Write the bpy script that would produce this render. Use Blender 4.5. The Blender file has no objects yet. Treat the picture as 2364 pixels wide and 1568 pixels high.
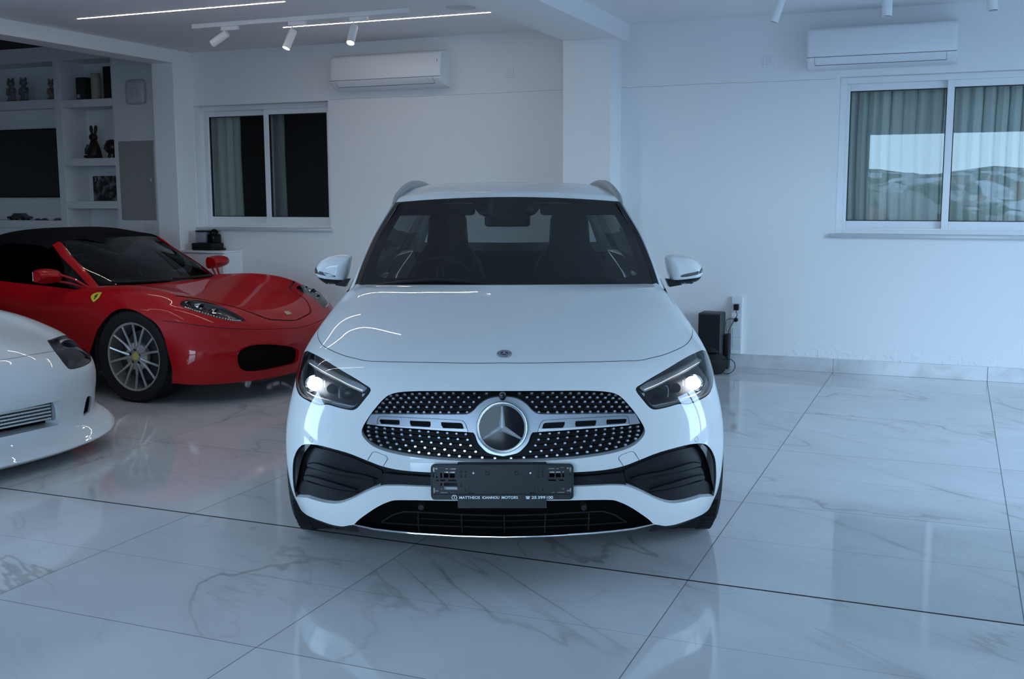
import bpy, bmesh, math, random
import numpy as np
from mathutils import Vector, Matrix
from mathutils.bvhtree import BVHTree
from mathutils.geometry import delaunay_2d_cdt

S = bpy.context.scene
COL = S.collection
random.seed(7)

# ------------------------------------------------------------------ camera
CAM_F, CAM_YAW, CAM_PITCH, CAM_ROLL = 2479.9, 0.390632, 0.134242, -0.003246
IMG_W, IMG_H = 2364, 1568
CAM_POS = np.array([0.0, 0.0, 1.5])
_cy, _sy = math.cos(CAM_YAW), math.sin(CAM_YAW)
CAM_FW = np.array([-_sy*math.cos(CAM_PITCH), _cy*math.cos(CAM_PITCH), -math.sin(CAM_PITCH)])
_r0 = np.array([_cy, _sy, 0.0]); _u0 = np.cross(_r0, CAM_FW)
CAM_R = math.cos(CAM_ROLL)*_r0 + math.sin(CAM_ROLL)*_u0
CAM_U = -math.sin(CAM_ROLL)*_r0 + math.cos(CAM_ROLL)*_u0
cam_data = bpy.data.cameras.new('camera')
cam_data.sensor_width = 36.0; cam_data.sensor_fit = 'HORIZONTAL'
cam_data.lens = CAM_F/IMG_W*36.0
cam_data.clip_start = 0.05; cam_data.clip_end = 1500
cam = bpy.data.objects.new('camera', cam_data); COL.objects.link(cam)
M = Matrix((list(CAM_R)+[0], list(CAM_U)+[0], list(-CAM_FW)+[0], [0,0,0,1])).transposed()
M.translation = Vector(CAM_POS)
cam.matrix_world = M
S.camera = cam

# ------------------------------------------------------------------ world, daylight, exposure
W = bpy.data.worlds.new('sky'); S.world = W; W.use_nodes = True
nt = W.node_tree; nt.nodes.clear()
out = nt.nodes.new('ShaderNodeOutputWorld'); bg = nt.nodes.new('ShaderNodeBackground')
tc = nt.nodes.new('ShaderNodeTexCoord'); sep = nt.nodes.new('ShaderNodeSeparateXYZ')
ramp = nt.nodes.new('ShaderNodeValToRGB')
mp = nt.nodes.new('ShaderNodeMapRange')
mp.inputs[1].default_value = -0.2; mp.inputs[2].default_value = 1.0
nt.links.new(tc.outputs['Generated'], sep.inputs[0]); nt.links.new(sep.outputs[2], mp.inputs[0])
nt.links.new(mp.outputs[0], ramp.inputs[0])
e = ramp.color_ramp.elements
e[0].position = 0.0; e[0].color = (0.07, 0.08, 0.09, 1)
e[1].position = 1.0; e[1].color = (0.24, 0.45, 0.90, 1)
for p, c in ((0.160, (0.12, 0.15, 0.17, 1)), (0.175, (0.50, 0.75, 1.0, 1)), (0.42, (0.47, 0.71, 1.0, 1))):
    q = e.new(p); q.color = c
nt.links.new(ramp.outputs[0], bg.inputs[0]); bg.inputs[1].default_value = 12.0
nt.links.new(bg.outputs[0], out.inputs[0])
S.view_settings.view_transform = 'Standard'; S.view_settings.look = 'None'
S.view_settings.gamma = 1.0; S.view_settings.use_curve_mapping = False
S.view_settings.exposure = 0.2
try:
    S.cycles.use_denoising = True
    S.cycles.max_bounces = 10; S.cycles.diffuse_bounces = 5; S.cycles.transparent_max_bounces = 16
    S.cycles.sample_clamp_indirect = 6.0
except Exception:
    pass

def portal(name, loc, rot, sx, sy):
    d = bpy.data.lights.new(name, 'AREA'); d.shape = 'RECTANGLE'; d.size = sx; d.size_y = sy
    d.cycles.is_portal = True
    o = bpy.data.objects.new(name, d); COL.objects.link(o); o.location = loc; o.rotation_euler = rot
FAC_Y, FAC_X0, FAC_X1, OPEN_Z = -5.5, -1.8, 2.1, 2.74        # glazed shop front behind the photographer
SIDE_X, SIDE_Y0, SIDE_Y1 = 3.0, 5.3, 7.5                     # glazed side on the right
portal('front_opening_daylight', ((FAC_X0+FAC_X1)/2, FAC_Y, OPEN_Z/2), (math.radians(90), 0, 0), FAC_X1-FAC_X0, OPEN_Z)
portal('side_opening_daylight', (SIDE_X, (SIDE_Y0+SIDE_Y1)/2, OPEN_Z/2), (math.radians(90), 0, math.radians(90)), SIDE_Y1-SIDE_Y0, OPEN_Z)

# ------------------------------------------------------------------ helpers
def tag(o, label=None, cat=None, group=None, kind=None):
    if label: o['label'] = label
    if cat: o['category'] = cat
    if group: o['group'] = group
    if kind: o['kind'] = kind
    return o

def thing(name, label, cat, loc=(0, 0, 0), rotz=0.0, group=None):
    o = bpy.data.objects.new(name, None); COL.objects.link(o)
    o.location = loc; o.rotation_euler = (0, 0, rotz); o.empty_display_size = 0.1
    return tag(o, label, cat, group)

def link_mesh(name, me, parent=None, loc=None):
    o = bpy.data.objects.new(name, me); COL.objects.link(o)
    if parent is not None: o.parent = parent
    if loc is not None: o.location = loc
    return o

def smooth_by_angle(bm, deg):
    for f in bm.faces: f.smooth = True
    for ed in bm.edges:
        if len(ed.link_faces) == 2:
            try: ed.smooth = ed.calc_face_angle() < math.radians(deg)
            except Exception: pass
        else: ed.smooth = True

class MB:
    """collects shapes into one bmesh"""
    def __init__(s): s.bm = bmesh.new(); s.mi = 0
    def _new(s, verts, faces):
        vs = [s.bm.verts.new(v) for v in verts]
        for f in faces:
            try:
                fc = s.bm.faces.new([vs[i] for i in f]); fc.material_index = s.mi
            except ValueError: pass
        return vs
    def box(s, a, b, bev=0.0, seg=2, mat=None):
        x0, y0, z0 = [min(p, q) for p, q in zip(a, b)]; x1, y1, z1 = [max(p, q) for p, q in zip(a, b)]
        v = [(x0,y0,z0),(x1,y0,z0),(x1,y1,z0),(x0,y1,z0),(x0,y0,z1),(x1,y0,z1),(x1,y1,z1),(x0,y1,z1)]
        vs = s._new(v, [(0,3,2,1),(4,5,6,7),(0,1,5,4),(1,2,6,5),(2,3,7,6),(3,0,4,7)])
        if bev > 0:
            es = set(); [es.add(e) for w in vs for e in w.link_edges]
            r = bmesh.ops.bevel(s.bm, geom=list(es), offset=bev, segments=seg, affect='EDGES', profile=0.5)
            for f in r['faces']: f.material_index = s.mi
            vs = list({w for f in r['faces'] for w in f.verts} | {w for w in vs if w.is_valid})
        if mat is not None: bmesh.ops.transform(s.bm, matrix=mat, verts=vs)
        return s
    def lathe(s, prof, n=32, mat=None, axis='z', close=False):
        """prof: list of (radius, height)"""
        vs = []; m = len(prof)
        for i in range(n):
            a = 2*math.pi*i/n; c, d = math.cos(a), math.sin(a)
            for r, h in prof:
                if axis == 'z': p = (r*c, r*d, h)
                elif axis == 'y': p = (r*c, h, r*d)
                else: p = (h, r*c, r*d)
                vs.append(Vector(p) if mat is None else mat @ Vector(p))
        fs = []
        for i in range(n):
            j = (i+1) % n
            for k in range(m-1 if not close else m):
                l = (k+1) % m
                fs.append((i*m+k, j*m+k, j*m+l, i*m+l))
        n0 = s._new(vs, fs)
        bmesh.ops.remove_doubles(s.bm, verts=n0, dist=1e-6)
        return s
    def tube(s, pts, r, n=8, caps=True):
        pts = [Vector(p) for p in pts]; m = len(pts)
        rs = r if isinstance(r, (list, tuple)) else [r]*m
        up = Vector((0, 0, 1)); vs = []
        prev = None
        for i, p in enumerate(pts):
            t = (pts[min(i+1, m-1)]-pts[max(i-1, 0)])
            if t.length < 1e-9: t = Vector((0, 0, 1))
            t.normalize()
            if prev is None:
                a = t.orthogonal().normalized()
            else:
                a = prev - t*prev.dot(t)
                a = a.normalized() if a.length > 1e-6 else t.orthogonal().normalized()
            prev = a; b = t.cross(a)
            for k in range(n):
                w = 2*math.pi*k/n
                vs.append(p + (a*math.cos(w)+b*math.sin(w))*rs[i])
        fs = [(i*n+k, i*n+(k+1) % n, (i+1)*n+(k+1) % n, (i+1)*n+k) for i in range(m-1) for k in range(n)]
        if caps: fs += [tuple(range(n))[::-1], tuple((m-1)*n+k for k in range(n))]
        s._new(vs, fs); return s
    def ball(s, c, r, nu=16, nv=10, mat=None):
        rx, ry, rz = r if isinstance(r, (tuple, list)) else (r, r, r)
        vs = [Vector((c[0], c[1], c[2]+rz))]
        for j in range(1, nv):
            t = math.pi*j/nv
            for i in range(nu):
                a = 2*math.pi*i/nu
                vs.append(Vector((c[0]+rx*math.sin(t)*math.cos(a), c[1]+ry*math.sin(t)*math.sin(a), c[2]+rz*math.cos(t))))
        vs.append(Vector((c[0], c[1], c[2]-rz)))
        if mat is not None: vs = [mat @ v for v in vs]
        fs = [(0, 1+i, 1+(i+1) % nu) for i in range(nu)]
        for j in range(nv-2):
            for i in range(nu):
                a = 1+j*nu+i; b = 1+j*nu+(i+1) % nu
                fs.append((a, a+nu, b+nu, b))
        L = len(vs)-1
        fs += [(L, 1+(nv-2)*nu+(i+1) % nu, 1+(nv-2)*nu+i) for i in range(nu)]
        s._new(vs, fs); return s
    def poly(s, pts): s._new(pts, [tuple(range(len(pts)))]); return s
    def prism(s, pts, d):
        """polygon pts (3d) extruded by vector d"""
        n = len(pts); d = Vector(d); a = [Vector(p) for p in pts]; vs = a+[p+d for p in a]
        s._new(vs, [tuple(range(n))[::-1], tuple(n+i for i in range(n))]+[(i, (i+1) % n, n+(i+1) % n, n+i) for i in range(n)])
        return s
    def grid(s, P):
        """P: [rows][cols] of points"""
        R, Cn = len(P), len(P[0])
        s._new([p for row in P for p in row], [(i*Cn+j, i*Cn+j+1, (i+1)*Cn+j+1, (i+1)*Cn+j) for i in range(R-1) for j in range(Cn-1)])
        return s
    def build(s, name, mats, parent=None, ang=35, loc=None, flat=False, recalc=True):
        if recalc: bmesh.ops.recalc_face_normals(s.bm, faces=s.bm.faces)
        if not flat: smooth_by_angle(s.bm, ang)
        me = bpy.data.meshes.new(name); s.bm.to_mesh(me); s.bm.free()
        for m in (mats if isinstance(mats, (list, tuple)) else [mats]): me.materials.append(m)
        return link_mesh(name, me, parent, loc)

def struct(name, mb, mats, **k):
    return tag(mb.build(name, mats, **k), kind='structure')

def copy_tree(o, parent=None):
    c = o.copy(); COL.objects.link(c); c.parent = parent
    for ch in o.children: copy_tree(ch, c)
    return c

# ------------------------------------------------------------------ materials
def mat(name, col=(0.8, 0.8, 0.8), rough=0.5, metal=0.0, coat=0.0, coat_rough=0.03, spec=0.5, emit=None, es=0.0, ior=1.5):
    m = bpy.data.materials.new(name); m.use_nodes = True
    b = m.node_tree.nodes['Principled BSDF']
    b.inputs['Base Color'].default_value = (*col, 1); b.inputs['Roughness'].default_value = rough
    b.inputs['Metallic'].default_value = metal; b.inputs['Coat Weight'].default_value = coat
    b.inputs['Coat Roughness'].default_value = coat_rough; b.inputs['Specular IOR Level'].default_value = spec
    b.inputs['IOR'].default_value = ior
    if emit:
        b.inputs['Emission Color'].default_value = (*emit, 1); b.inputs['Emission Strength'].default_value = es
    return m

def N(m, t, **k):
    n = m.node_tree.nodes.new(t)
    for a, v in k.items(): setattr(n, a, v)
    return n
def Lk(m, a, b): m.node_tree.links.new(a, b)

def bumpy(m, scale, strength, dist=0.002, detail=3):
    b = m.node_tree.nodes['Principled BSDF']
    t = N(m, 'ShaderNodeTexCoord'); n = N(m, 'ShaderNodeTexNoise'); n.inputs['Scale'].default_value = scale
    n.inputs['Detail'].default_value = detail
    u = N(m, 'ShaderNodeBump'); u.inputs['Strength'].default_value = strength; u.inputs['Distance'].default_value = dist
    Lk(m, t.outputs['Object'], n.inputs['Vector']); Lk(m, n.outputs['Fac'], u.inputs['Height']); Lk(m, u.outputs['Normal'], b.inputs['Normal'])
    return m

def glass(name, tint=(0.9, 0.95, 0.95), refl=1.0, ior=1.5, rough=0.0):
    """clear pane: fresnel mix of mirror reflection and tinted see-through"""
    m = bpy.data.materials.new(name); m.use_nodes = True; n = m.node_tree.nodes; n.clear()
    o = n.new('ShaderNodeOutputMaterial'); mx = n.new('ShaderNodeMixShader'); t = n.new('ShaderNodeBsdfTransparent')
    g = n.new('ShaderNodeBsdfGlossy'); f = n.new('ShaderNodeFresnel'); mu = n.new('ShaderNodeMath')
    mu.operation = 'MULTIPLY'; mu.use_clamp = True; mu.inputs[1].default_value = refl
    f.inputs['IOR'].default_value = ior; t.inputs[0].default_value = (*tint, 1); g.inputs['Roughness'].default_value = rough
    Lk(m, f.outputs[0], mu.inputs[0]); Lk(m, mu.outputs[0], mx.inputs[0]); Lk(m, t.outputs[0], mx.inputs[1]); Lk(m, g.outputs[0], mx.inputs[2])
    Lk(m, mx.outputs[0], o.inputs[0]); return m

def emitter(name, col, strength):
    m = bpy.data.materials.new(name); m.use_nodes = True; n = m.node_tree.nodes; n.clear()
    o = n.new('ShaderNodeOutputMaterial'); em = n.new('ShaderNodeEmission'); em.inputs[0].default_value = (*col, 1); em.inputs[1].default_value = strength
    Lk(m, em.outputs[0], o.inputs[0]); return m

MT = {}
MT['plaster'] = bumpy(mat('white_plaster', (0.86, 0.86, 0.85), 0.85), 9, 0.12, 0.004, 6)
MT['ceiling'] = mat('ceiling_paint', (0.84, 0.84, 0.84), 0.9)
MT['white_plastic'] = mat('white_plastic', (0.80, 0.81, 0.83), 0.35)
MT['white_metal'] = mat('white_painted_metal', (0.80, 0.80, 0.80), 0.4)
MT['white_frame'] = mat('white_aluminium_frame', (0.78, 0.79, 0.80), 0.35)
MT['void'] = mat('unlit_black', (.004, .004, .004), .9, spec=.05)  # puts the shade inside shallow openings into the colour
MT['soft_gap'] = mat('grey_gap', (.16, .17, .18), .8)
MT['gap'] = mat('dark_gap', (0.03, 0.03, 0.035), 0.8)
MT['black_plastic'] = mat('black_plastic', (0.010, 0.011, 0.013), 0.5, spec=0.22)
MT['black_gloss'] = mat('gloss_black', (0.005, 0.005, 0.007), 0.07, spec=0.15)
MT['rubber'] = mat('tyre_rubber', (0.009, 0.009, 0.010), 0.75, spec=0.3)
MT['chrome'] = mat('chrome', (0.62, 0.64, 0.66), 0.08, metal=1.0)
MT['satin'] = mat('satin_silver', (0.38, 0.41, 0.45), 0.36, metal=0.85)
MT['alloy'] = mat('grey_alloy', (0.42, 0.43, 0.44), 0.28, metal=0.9)
MT['white_paint'] = mat('white_car_paint', (0.71, 0.73, 0.73), 0.45, coat=0.8, coat_rough=0.012, spec=0.1)
MT['red_paint'] = mat('red_car_paint', (0.36, 0.003, 0.006), 0.40, coat=0.55, coat_rough=0.015, spec=0.1)
MT['white_ink'] = mat('white_print', (0.85, 0.88, 0.9), 0.5)
MT['lamp_on'] = emitter('lit_lens', (1.0, 0.97, 0.92), 14)
MT['led'] = emitter('led_strip_light', (1.0, 0.88, 0.74), 36)
# ------------------------------------------------------------------ the room
YW, ZC = 9.324, 2.968          # back wall plane, ceiling height
XL = -7.437                    # plane of the opening to the side room

def marble():
    m = mat('polished_marble_tiles', (0.7, 0.7, 0.7), 0.07)
    b = m.node_tree.nodes['Principled BSDF']
    t = N(m, 'ShaderNodeTexCoord'); sp = N(m, 'ShaderNodeSeparateXYZ'); Lk(m, t.outputs['Object'], sp.inputs[0])
    def math_(op, a, b_=None, c=None):
        n = N(m, 'ShaderNodeMath', operation=op)
        for i, v in enumerate((a, b_, c)):
            if v is None: continue
            if isinstance(v, (int, float)): n.inputs[i].default_value = v
            else: Lk(m, v, n.inputs[i])
        return n.outputs[0]
    fx = math_('DIVIDE', math_('SUBTRACT', sp.outputs[0], 0.289), 1.194)
    fy = math_('DIVIDE', math_('SUBTRACT', sp.outputs[1], 4.0), 1.16)
    ix, iy = math_('FLOOR', fx), math_('FLOOR', fy)
    # every tile is cut from another place of the slab
    cx = N(m, 'ShaderNodeCombineXYZ'); Lk(m, ix, cx.inputs[0]); Lk(m, iy, cx.inputs[1])
    wn = N(m, 'ShaderNodeTexWhiteNoise', noise_dimensions='2D'); Lk(m, cx.outputs[0], wn.inputs['Vector'])
    sc = N(m, 'ShaderNodeVectorMath', operation='SCALE'); Lk(m, wn.outputs['Color'], sc.inputs[0]); sc.inputs['Scale'].default_value = 37
    ad = N(m, 'ShaderNodeVectorMath', operation='ADD'); Lk(m, t.outputs['Object'], ad.inputs[0]); Lk(m, sc.outputs[0], ad.inputs[1])
    ro = N(m, 'ShaderNodeVectorRotate', rotation_type='Z_AXIS'); Lk(m, ad.outputs[0], ro.inputs['Vector'])
    ro.inputs['Angle'].default_value = 0.55
    st = N(m, 'ShaderNodeVectorMath', operation='MULTIPLY'); Lk(m, ro.outputs[0], st.inputs[0]); st.inputs[1].default_value = (0.55, 1.35, 1)
    def vein(scale, det, width, dist):
        n = N(m, 'ShaderNodeTexNoise'); n.inputs['Scale'].default_value = scale; n.inputs['Detail'].default_value = det
        n.inputs['Roughness'].default_value = 0.52; n.inputs['Distortion'].default_value = dist
        Lk(m, st.outputs[0], n.inputs['Vector'])
        a = math_('ABSOLUTE', math_('SUBTRACT', n.outputs['Fac'], 0.5))
        r = N(m, 'ShaderNodeMapRange'); Lk(m, a, r.inputs[0]); r.inputs[1].default_value = 0.0; r.inputs[2].default_value = width
        r.inputs[3].default_value = 1.0; r.inputs[4].default_value = 0.0; r.interpolation_type = 'SMOOTHERSTEP'
        return r.outputs[0]
    v1 = vein(0.75, 5, 0.011, 0.55); v2 = vein(1.7, 6, 0.012, 0.8)
    msk = N(m, 'ShaderNodeTexNoise'); msk.inputs['Scale'].default_value = 1.1; Lk(m, ad.outputs[0], msk.inputs['Vector'])
    mr = N(m, 'ShaderNodeMapRange'); Lk(m, msk.outputs['Fac'], mr.inputs[0]); mr.inputs[1].default_value = 0.40; mr.inputs[2].default_value = 0.68
    wide = vein(0.75, 5, 0.075, 0.55)
    vv = math_('ADD', math_('MULTIPLY', v1, math_('MULTIPLY', mr.outputs[0], 0.62)), math_('MULTIPLY', v2, math_('MULTIPLY', mr.outputs[0], 0.22)))
    vv = math_('ADD', vv, math_('MULTIPLY', wide, math_('MULTIPLY', mr.outputs[0], 0.20)))
    cl = N(m, 'ShaderNodeMix', data_type='RGBA'); Lk(m, vv, cl.inputs['Factor'])
    cl.inputs[6].default_value = (0.60, 0.60, 0.60, 1); cl.inputs[7].default_value = (0.30, 0.285, 0.26, 1)
    # cloudy tone
    cn = N(m, 'ShaderNodeTexNoise'); cn.inputs['Scale'].default_value = 1.6; cn.inputs['Detail'].default_value = 4; Lk(m, ad.outputs[0], cn.inputs['Vector'])
    c2 = N(m, 'ShaderNodeMix', data_type='RGBA', blend_type='MULTIPLY'); c2.inputs['Factor'].default_value = 1
    cr = N(m, 'ShaderNodeMapRange'); Lk(m, cn.outputs['Fac'], cr.inputs[0]); cr.inputs[1].default_value = 0.3; cr.inputs[2].default_value = 0.7; cr.inputs[3].default_value = 0.90; cr.inputs[4].default_value = 1.03
    Lk(m, cl.outputs[2], c2.inputs[6]); Lk(m, cr.outputs[0], c2.inputs[7])
    # joints
    def joint(coord, half, step):
        d = math_('MULTIPLY', math_('PINGPONG', coord, 0.5), step)
        return math_('LESS_THAN', d, half)
    jx = joint(fx, 0.0020, 1.194); jy = joint(fy, 0.0020, 1.16)
    jh = math_('MULTIPLY', joint(math_('ADD', fy, 0.5), 0.0018, 1.16), 0.5)
    j0 = math_('MAXIMUM', jx, jy)
    j = math_('MAXIMUM', j0, jh)
    c3 = N(m, 'ShaderNodeMix', data_type='RGBA'); Lk(m, math_('MULTIPLY', j, 0.85), c3.inputs['Factor']); Lk(m, c2.outputs[2], c3.inputs[6]); c3.inputs[7].default_value = (0.11, 0.11, 0.11, 1)
    jd = math_('LESS_THAN', math_('ABSOLUTE', math_('SUBTRACT', sp.outputs[1], 4.0)), 0.006)   # wide movement joint
    c4 = N(m, 'ShaderNodeMix', data_type='RGBA'); Lk(m, jd, c4.inputs['Factor']); Lk(m, c3.outputs[2], c4.inputs[6]); c4.inputs[7].default_value = (0.045, 0.035, 0.03, 1)
    Lk(m, c4.outputs[2], b.inputs['Base Color'])
    rr = math_('ADD', 0.055, math_('MULTIPLY', math_('MAXIMUM', j0, jd), 0.3)); Lk(m, rr, b.inputs['Roughness'])
    Lk(m, math_('SUBTRACT', 0.5, math_('MULTIPLY', math_('MAXIMUM', j0, jd), 0.5)), b.inputs['Specular IOR Level'])
    return m
MT['marble'] = marble()
MT['sill'] = bumpy(mat('grey_marble_sill', (0.52, 0.53, 0.54), 0.2), 30, 0.02)
def skirting_mat():
    m = mat('marble_skirting', (0.56, 0.56, 0.57), 0.12); b = m.node_tree.nodes['Principled BSDF']
    t = N(m, 'ShaderNodeTexCoord'); n = N(m, 'ShaderNodeTexNoise'); n.inputs['Scale'].default_value = 2.2; n.inputs['Detail'].default_value = 5; n.inputs['Distortion'].default_value = 1.5
    r = N(m, 'ShaderNodeValToRGB'); r.color_ramp.elements[0].position = 0.35; r.color_ramp.elements[0].color = (0.42, 0.415, 0.41, 1)
    r.color_ramp.elements[1].position = 0.55; r.color_ramp.elements[1].color = (0.58, 0.58, 0.59, 1)
    Lk(m, t.outputs['Object'], n.inputs['Vector']); Lk(m, n.outputs['Fac'], r.inputs[0]); Lk(m, r.outputs[0], b.inputs['Base Color'])
    return m
MT['skirting'] = skirting_mat()

def worn_plaster():
    """white wall paint, blistered just above the skirting"""
    m = mat('white_wall_paint', (0.80, 0.80, 0.80), 0.8); b = m.node_tree.nodes['Principled BSDF']
    t = N(m, 'ShaderNodeTexCoord'); sp = N(m, 'ShaderNodeSeparateXYZ'); Lk(m, t.outputs['Object'], sp.inputs[0])
    n = N(m, 'ShaderNodeTexNoise'); n.inputs['Scale'].default_value = 16; n.inputs['Detail'].default_value = 5; Lk(m, t.outputs['Object'], n.inputs['Vector'])
    r = N(m, 'ShaderNodeMapRange'); Lk(m, n.outputs['Fac'], r.inputs[0]); r.inputs[1].default_value = 0.52; r.inputs[2].default_value = 0.58
    hz = N(m, 'ShaderNodeMapRange'); Lk(m, sp.outputs[2], hz.inputs[0]); hz.inputs[1].default_value = 0.12; hz.inputs[2].default_value = 0.27; hz.inputs[3].default_value = 1; hz.inputs[4].default_value = 0
    n2 = N(m, 'ShaderNodeTexNoise'); n2.inputs['Scale'].default_value = 1.3; Lk(m, t.outputs['Object'], n2.inputs['Vector'])
    k = N(m, 'ShaderNodeMapRange'); Lk(m, n2.outputs['Fac'], k.inputs[0]); k.inputs[1].default_value = 0.42; k.inputs[2].default_value = 0.55
    a = N(m, 'ShaderNodeMath', operation='MULTIPLY'); Lk(m, r.outputs[0], a.inputs[0]); Lk(m, hz.outputs[0], a.inputs[1])
    a2 = N(m, 'ShaderNodeMath', operation='MULTIPLY'); Lk(m, a.outputs[0], a2.inputs[0]); Lk(m, k.outputs[0], a2.inputs[1])
    fine = N(m, 'ShaderNodeTexNoise'); fine.inputs['Scale'].default_value = 60; Lk(m, t.outputs['Object'], fine.inputs['Vector'])
    s = N(m, 'ShaderNodeMath', operation='MULTIPLY_ADD'); Lk(m, fine.outputs['Fac'], s.inputs[0]); s.inputs[1].default_value = 0.06; Lk(m, a2.outputs[0], s.inputs[2])
    u = N(m, 'ShaderNodeBump'); u.inputs['Strength'].default_value = 0.55; u.inputs['Distance'].default_value = 0.006
    Lk(m, s.outputs[0], u.inputs['Height']); Lk(m, u.outputs['Normal'], b.inputs['Normal'])
    return m
MT['wall'] = worn_plaster()

# floor
struct('floor', MB().grid([[(-12.5, -5.6, 0), (3.1, -5.6, 0)], [(-12.5, 9.34, 0), (3.1, 9.34, 0)]]), MT['marble'], flat=True)
# back wall with two window openings
OP = ((-7.43, -5.80, 1.165, 2.425), (-0.935, 1.25, 1.165, 2.442))    # x0,x1,z0,z1
mb = MB(); T = 0.30
def wall_piece(x0, x1, z0, z1): mb.box((x0, YW, z0), (x1, YW+T, z1))
xs = [-7.69, OP[0][0], OP[0][1], OP[1][0], OP[1][1], 3.2]
for i in range(5):
    op = OP[(i-1)//2] if i % 2 else None
    if op is None: wall_piece(xs[i], xs[i+1], 0, 3.3)
    else: wall_piece(xs[i], xs[i+1], 0, op[2]); wall_piece(xs[i], xs[i+1], op[3], 3.3)
struct('wall_back', mb, MT['wall'])
# hairline crack at lintel height: a shallow groove cover strip
mb = MB()
rx = random.Random(3)
for x0, x1 in ((-5.78, -3.235), (-2.785, -0.96)):
    P = []; x = x0
    while x < x1: P.append(x); x += rx.uniform(0.05, 0.14)
    P.append(x1); zz = [2.43+rx.uniform(-0.004, 0.004) for _ in P]
    mb.grid([[(a, YW-0.0012, z+0.0022) for a, z in zip(P, zz)], [(a, YW-0.0012, z-0.0022) for a, z in zip(P, zz)]])
struct('trim_1', mb, mat('plaster_crack', (0.52, 0.53, 0.54), 0.9), flat=True)
# skirting
mb = MB()
def skirt(x0, x1):
    x = x0
    while x < x1-0.01:
        e_ = min(x1, (math.floor((x-0.289)/1.194+1e-6)+1)*1.194+0.289)
        mb.box((x+0.0012, YW-0.016, 0), (e_-0.0012, YW, 0.118), 0.002, 1); x = e_
skirt(XL, -3.235); skirt(-2.785, 3.0)
struct('baseboard_back', mb, MT['skirting'])
# pillar and beams
mb = MB(); mb.box((-3.232, 9.03, 0), (-2.79, YW+0.02, ZC+0.1), 0.004, 1); mb.box((-3.246, 9.014, 0), (-2.776, YW, 0.118), 0.002, 1)
struct('trim_2', mb, MT['plaster'])
mb = MB(); mb.box((-3.215, FAC_Y, 2.815), (-2.712, YW+0.02, ZC+0.2), 0.004, 1); struct('trim_3', mb, MT['plaster'])
mb = MB(); mb.box((-7.71, 1.0, 2.838), (XL, YW+0.02, 3.2), 0.004, 1); mb.box((-7.71, 9.032, 0), (XL, YW+0.02, 2.84), 0.004, 1)
mb.box((-7.725, 9.016, 0), (XL+0.015, YW, 0.118), 0.002, 1)
struct('trim_4', mb, MT['plaster'])
# ceiling
mb = MB(); mb.box((-7.6, FAC_Y-0.3, ZC), (3.2, YW+0.3, ZC+0.15)); struct('ceiling', mb, MT['ceiling'])
# left wall in front of the opening, shop front header, right wall end, piers
mb = MB(); mb.box((-7.71, FAC_Y, 0), (XL, 1.0, 3.1)); struct('wall_left', mb, MT['plaster'])
mb = MB(); mb.box((-7.71, FAC_Y-0.2, OPEN_Z), (3.2, FAC_Y, 3.1)); mb.box((-7.71, FAC_Y-0.2, 0), (FAC_X0, FAC_Y, OPEN_Z)); mb.box((FAC_X1, FAC_Y-0.2, 0), (3.2, FAC_Y, OPEN_Z)); struct('wall_front', mb, MT['plaster'])
mb = MB(); mb.box((SIDE_X, FAC_Y-0.2, OPEN_Z), (3.2, YW+0.3, 3.1)); mb.box((SIDE_X, SIDE_Y1, 0), (3.2, YW+0.3, OPEN_Z)); mb.box((SIDE_X, FAC_Y-0.2, 0), (3.2, SIDE_Y0, OPEN_Z)); mb.box((SIDE_X, 6.4, 0), (3.1, 6.5, OPEN_Z)); struct('wall_right', mb, MT['plaster'])

# side room beyond the left opening
mb = MB()
SX = [(-9.229, -8.485)]                      # tall niche column
cub_z = [(2.548, 2.975), (1.910, 2.465), (1.442, 1.828), (0.95, 1.360)]
D = 0.36
X0, X1, XR = -9.229, -8.485, -7.70
SHZ = 3.135
# front plane pieces around niches (niche wall and plain wall right of it)
mb.box((X1, YW, 0), (XR, YW+0.3, SHZ))
struct('wall_side_room', mb, MT['plaster'])
MT['shelf'] = mat('white_lacquer_shelving', (0.82, 0.82, 0.82), 0.45)
sh = thing('built_in_shelving', 'white built-in shelving with open niches around the black television', 'shelving', (-9.6, YW, 0))
def rel(p): return (p[0]+9.6, p[1]-YW, p[2])
def part_box(name, a, b, m, parent, bev=0.002):
    return MB().box(rel(a), rel(b), bev, 1).build(name, m, parent)
XT = -11.4
part_box('back_panel', (XT, YW+D, 0.0), (X1, YW+D+0.03, SHZ), MT['shelf'], sh)
part_box('upright', (-9.325, YW, 0), (X0, YW+D, SHZ-0.005), MT['shelf'], sh)
part_box('side_panel', (X1-0.028, YW+0.002, 0), (X1-0.001, YW+D, SHZ-0.005), MT['shelf'], sh)
for za, zb in ((2.465, 2.548), (1.828, 1.910), (1.360, 1.442)):
    part_box('shelf', (X0+0.001, YW, za), (X1-0.03, YW+D-0.001, zb), MT['shelf'], sh)
part_box('shelf', (XT, YW, 2.47), (-9.327, YW+D-0.001, 2.565), MT['shelf'], sh)
part_box('shelf', (XT, YW, 1.14), (-9.327, YW+D-0.001, 1.225), MT['shelf'], sh)
part_box('top_fascia', (XT, YW-0.002, 2.975), (X1-0.001, YW+D-0.001, SHZ), MT['shelf'], sh)
part_box('television_panel', (XT, YW+0.10, 1.227), (-9.327, YW+0.13, 2.468), MT['shelf'], sh)
part_box('base_cabinet', (XT, YW, 0.06), (-9.327, YW+D-0.001, 1.138), MT['shelf'], sh)
part_box('base_cabinet', (X0+0.001, YW, 0.06), (X1-0.03, YW+D-0.001, 0.94), MT['shelf'], sh)
mb = MB(); mb.box((-12.4, 3.0, 3.14), (-7.70, YW+0.6, 3.2)); struct('ceiling_side_room', mb, mat('dark_ceiling_void', (0.03, 0.03, 0.035), 0.9))
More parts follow.
